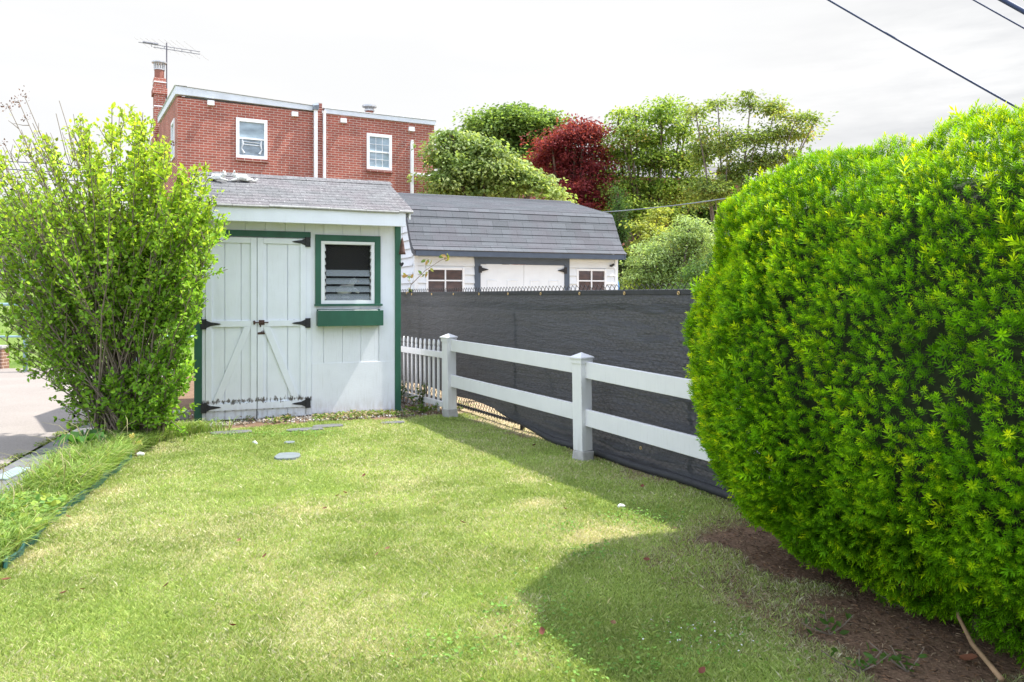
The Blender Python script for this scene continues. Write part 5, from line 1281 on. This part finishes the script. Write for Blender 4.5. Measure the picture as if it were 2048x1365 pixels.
# ================================================================== clipped yew on the right
yew = thing('yew_hedge', 'large clipped bright green yew bush filling the right side', 'hedge', (HP[0], HP[1], 0))
DP = np.array([.462, -.887]); DQ = np.array([-.887, -.462])
PC, PE = 1.30, 3.9; QC, QR = .55, .80; ZC, ZR, EX, CAP = 1.13, 1.06, 2.35, 1.02
def sgnp(x, e): return np.sign(x) * np.abs(x)**e
def hedge_surface(n, inset=0.0):
    """points and normals on the clipped form (p along the fence, q to the lawn, z up)"""
    m = int(n * .42)
    th = rng.uniform(0, 2 * math.pi, n); c, s = sgnp(np.cos(th), 2 / EX), sgnp(np.sin(th), 2 / EX)
    lat = np.zeros(n); lat[:m] = rng.random(m); k = (1 - lat**2.0)**(1 / 2.0)
    p = PC + (PE - PC) * rng.random(n); te = np.clip((p - PE + .7) / .7, 0, 1); k = k * np.sqrt(1 - te**2); p[:m] = PC - lat[:m] * (CAP - inset)
    rq, rz_ = QR - inset, ZR - inset
    q = QC + rq * k * c; z = ZC + rz_ * k * s
    nq, nz2 = sgnp(np.cos(th), 2 - 2 / EX) / rq, sgnp(np.sin(th), 2 - 2 / EX) / rz_
    ln_ = np.sqrt(nq**2 + nz2**2) + 1e-9; fl = (1 - lat**2)**.5
    te[:m] = 0; k = k
    N_ = np.stack([-lat + te, nq / ln_ * fl, nz2 / ln_ * fl], 1)
    tt = np.clip((1.0 - z) / 1.0, 0, 1); q = QC + .0 * tt + (q - QC) * (1 - .27 * tt)
    cr = np.abs(2 * fbm(p * 1.7 + 4, q * 1.7 + 2, z * 1.7, 2) - 1); cr2 = np.abs(2 * fbm(p * 3.9 + 1, q * 3.9, z * 3.9 + 6, 2) - 1)
    off = .28 * (fbm(p * 1.5, q * 1.5 + 9, z * 1.5) - .5) + .16 * (fbm(p * 4, q * 4, z * 4 + 3, 2) - .5) + .03 - .075 * np.exp(-(cr / .075)**2) - .04 * np.exp(-(cr2 / .09)**2)
    return p + N_[:, 0] * off, q + N_[:, 1] * off, z + N_[:, 2] * off, N_
def to_xyz(p, q, z): return np.stack([p * DP[0] + q * DQ[0], p * DP[1] + q * DQ[1], z], -1)
# dark twiggy inner body
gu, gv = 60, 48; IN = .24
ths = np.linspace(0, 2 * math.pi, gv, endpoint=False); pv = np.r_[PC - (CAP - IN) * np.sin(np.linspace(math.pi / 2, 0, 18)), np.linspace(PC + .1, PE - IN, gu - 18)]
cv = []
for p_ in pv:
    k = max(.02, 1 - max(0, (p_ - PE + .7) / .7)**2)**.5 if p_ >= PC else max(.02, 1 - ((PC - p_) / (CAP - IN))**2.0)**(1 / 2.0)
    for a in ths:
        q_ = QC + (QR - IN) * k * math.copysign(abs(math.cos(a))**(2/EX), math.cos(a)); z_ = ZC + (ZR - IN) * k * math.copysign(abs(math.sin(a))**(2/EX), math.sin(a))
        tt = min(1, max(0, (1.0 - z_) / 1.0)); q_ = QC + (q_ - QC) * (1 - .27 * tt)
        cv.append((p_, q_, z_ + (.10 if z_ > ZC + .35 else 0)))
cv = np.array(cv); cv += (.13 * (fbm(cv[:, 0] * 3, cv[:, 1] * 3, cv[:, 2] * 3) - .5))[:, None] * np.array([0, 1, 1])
cf = np.array([(i*gv+j, i*gv+(j+1) % gv, (i+1)*gv+(j+1) % gv, (i+1)*gv+j) for i in range(gu - 1) for j in range(gv)])
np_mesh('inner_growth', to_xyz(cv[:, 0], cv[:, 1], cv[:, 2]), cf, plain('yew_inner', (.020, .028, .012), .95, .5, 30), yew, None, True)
tr_ = []
for k in range(7):
    p_ = rng.uniform(PC - .2, 3.2); q_ = QC + rng.uniform(-.35, .05); b_ = to_xyz(p_, q_, -.05)
    tr_.append(([b_, b_ + np.array([rng.normal(0, .05), rng.normal(0, .05), .3]), b_ + np.array([rng.normal(0, .15), rng.normal(0, .15), .8])], [.05, .04, .03]))
for _t in tr_: tube_mesh([_t], 'trunk', M['bark'], yew, 7)
# shoots: needles all round a short axis
NN = 19; tv = []; tf4 = []; tvt = []
for k in range(NN):
    t_ = .10 + .90 * k / (NN - 1); a = k * 2.4; l = .50 * (1.05 - .4 * t_)
    fw = .45 + 1.1 * t_**3
    d = np.array([fw, math.cos(a), math.sin(a)]); d /= np.linalg.norm(d); sd = np.cross(d, (1, .1, .2)); sd /= np.linalg.norm(sd)
    b_ = np.array([t_, 0, 0]); w_ = .046
    tv += [b_, b_ + d * l * .45 + sd * w_, b_ + d * l, b_ + d * l * .45 - sd * w_]; tvt += [t_ - .06, t_, t_ + .06, t_]
    tf4.append((4*k, 4*k+1, 4*k+2, 4*k+3))
tv = np.array(tv); tf4 = np.array(tf4); tvt = np.array(tvt)
def shoots(n, inset, bright, smin, smax, out=.95):
    p, q, z, Nn = hedge_surface(n, inset)
    keep = (z > -.05 + .16 * fbm(p * 4, q * 4, 2.)) & ((q > QC - .45) | (z > 1.25)) & (p < 4.9)
    gap = fbm(p * 3.2 + 7, q * 3.2, z * 3.2, 2)
    keep &= (gap > .27) | (z > 1.75)
    p, q, z, Nn, gap = p[keep], q[keep], z[keep], Nn[keep], gap[keep]; n = len(p)
    pos = to_xyz(p, q, z); nw = to_xyz(Nn[:, 0], Nn[:, 1], Nn[:, 2])
    d = nw * out + np.array([0, 0, .42]) * (z > .4)[:, None] + rng.normal(0, .30, (n, 3))
    d /= np.linalg.norm(d, axis=1, keepdims=True); L_ = rng.uniform(smin, smax, n) * (1 + .7 * (rng.random(n) < .06))
    v, f = scatter(tv, tf4, pos - d * L_[:, None] * .4, frames(d), L_)
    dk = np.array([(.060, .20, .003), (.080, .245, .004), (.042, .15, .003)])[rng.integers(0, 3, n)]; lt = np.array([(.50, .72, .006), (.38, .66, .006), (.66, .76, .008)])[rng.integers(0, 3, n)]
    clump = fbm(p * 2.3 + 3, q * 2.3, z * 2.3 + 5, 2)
    yv = np.clip(bright + .9 * (clump - .5) + rng.normal(0, .22, n) + .30 * np.clip(z - 1.35, -1.2, 1.2), 0, 1)  # yellower and lighter with height: sunlit top put into the needle colour
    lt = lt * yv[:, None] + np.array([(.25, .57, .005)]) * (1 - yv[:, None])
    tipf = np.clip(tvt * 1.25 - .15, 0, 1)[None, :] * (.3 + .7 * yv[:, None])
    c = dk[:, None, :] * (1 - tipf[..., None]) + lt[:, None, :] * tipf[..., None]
    c = c * (1 + rng.normal(0, .12, (n, 1, 1)))
    return v, f, np.clip(c.reshape(-1, 3), .004, 1)
parts = [shoots(54000, .0, .42, .028, .052), shoots(22000, .075, .05, .030, .050), shoots(14000, .13, .05, .036, .055), shoots(1500, -.03, .75, .045, .066, .45)]  # deeper layers coloured darker, old growth plus shade between the shoots
V_, F_, C_, o_ = [], [], [], 0
for v, f, c in parts: V_.append(v); F_.append(f + o_); C_.append(c); o_ += len(v)
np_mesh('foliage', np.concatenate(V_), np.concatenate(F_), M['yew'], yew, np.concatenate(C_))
# seedlings on the soil at the hedge foot
for u, v_, lb in [(1775, 1205, 'round leaved seedling in the shade under the yew'), (1830, 1225, 'taller leafy weed in the shade under the yew skirt'), (1660, 1270, 'small seedling on the bare soil before the yew'), (1720, 1345, 'flat leafy weed at the lawn edge below the yew'), (1815, 1345, 'small green weed tuft on the soil at the lower frame edge')]:
    p = ground_px(u, v_); weed((p[0], p[1], 0), .10, 5, 'seedling', lb, [(.07, .15, .03), (.10, .19, .04)], (.03, .055), 4)
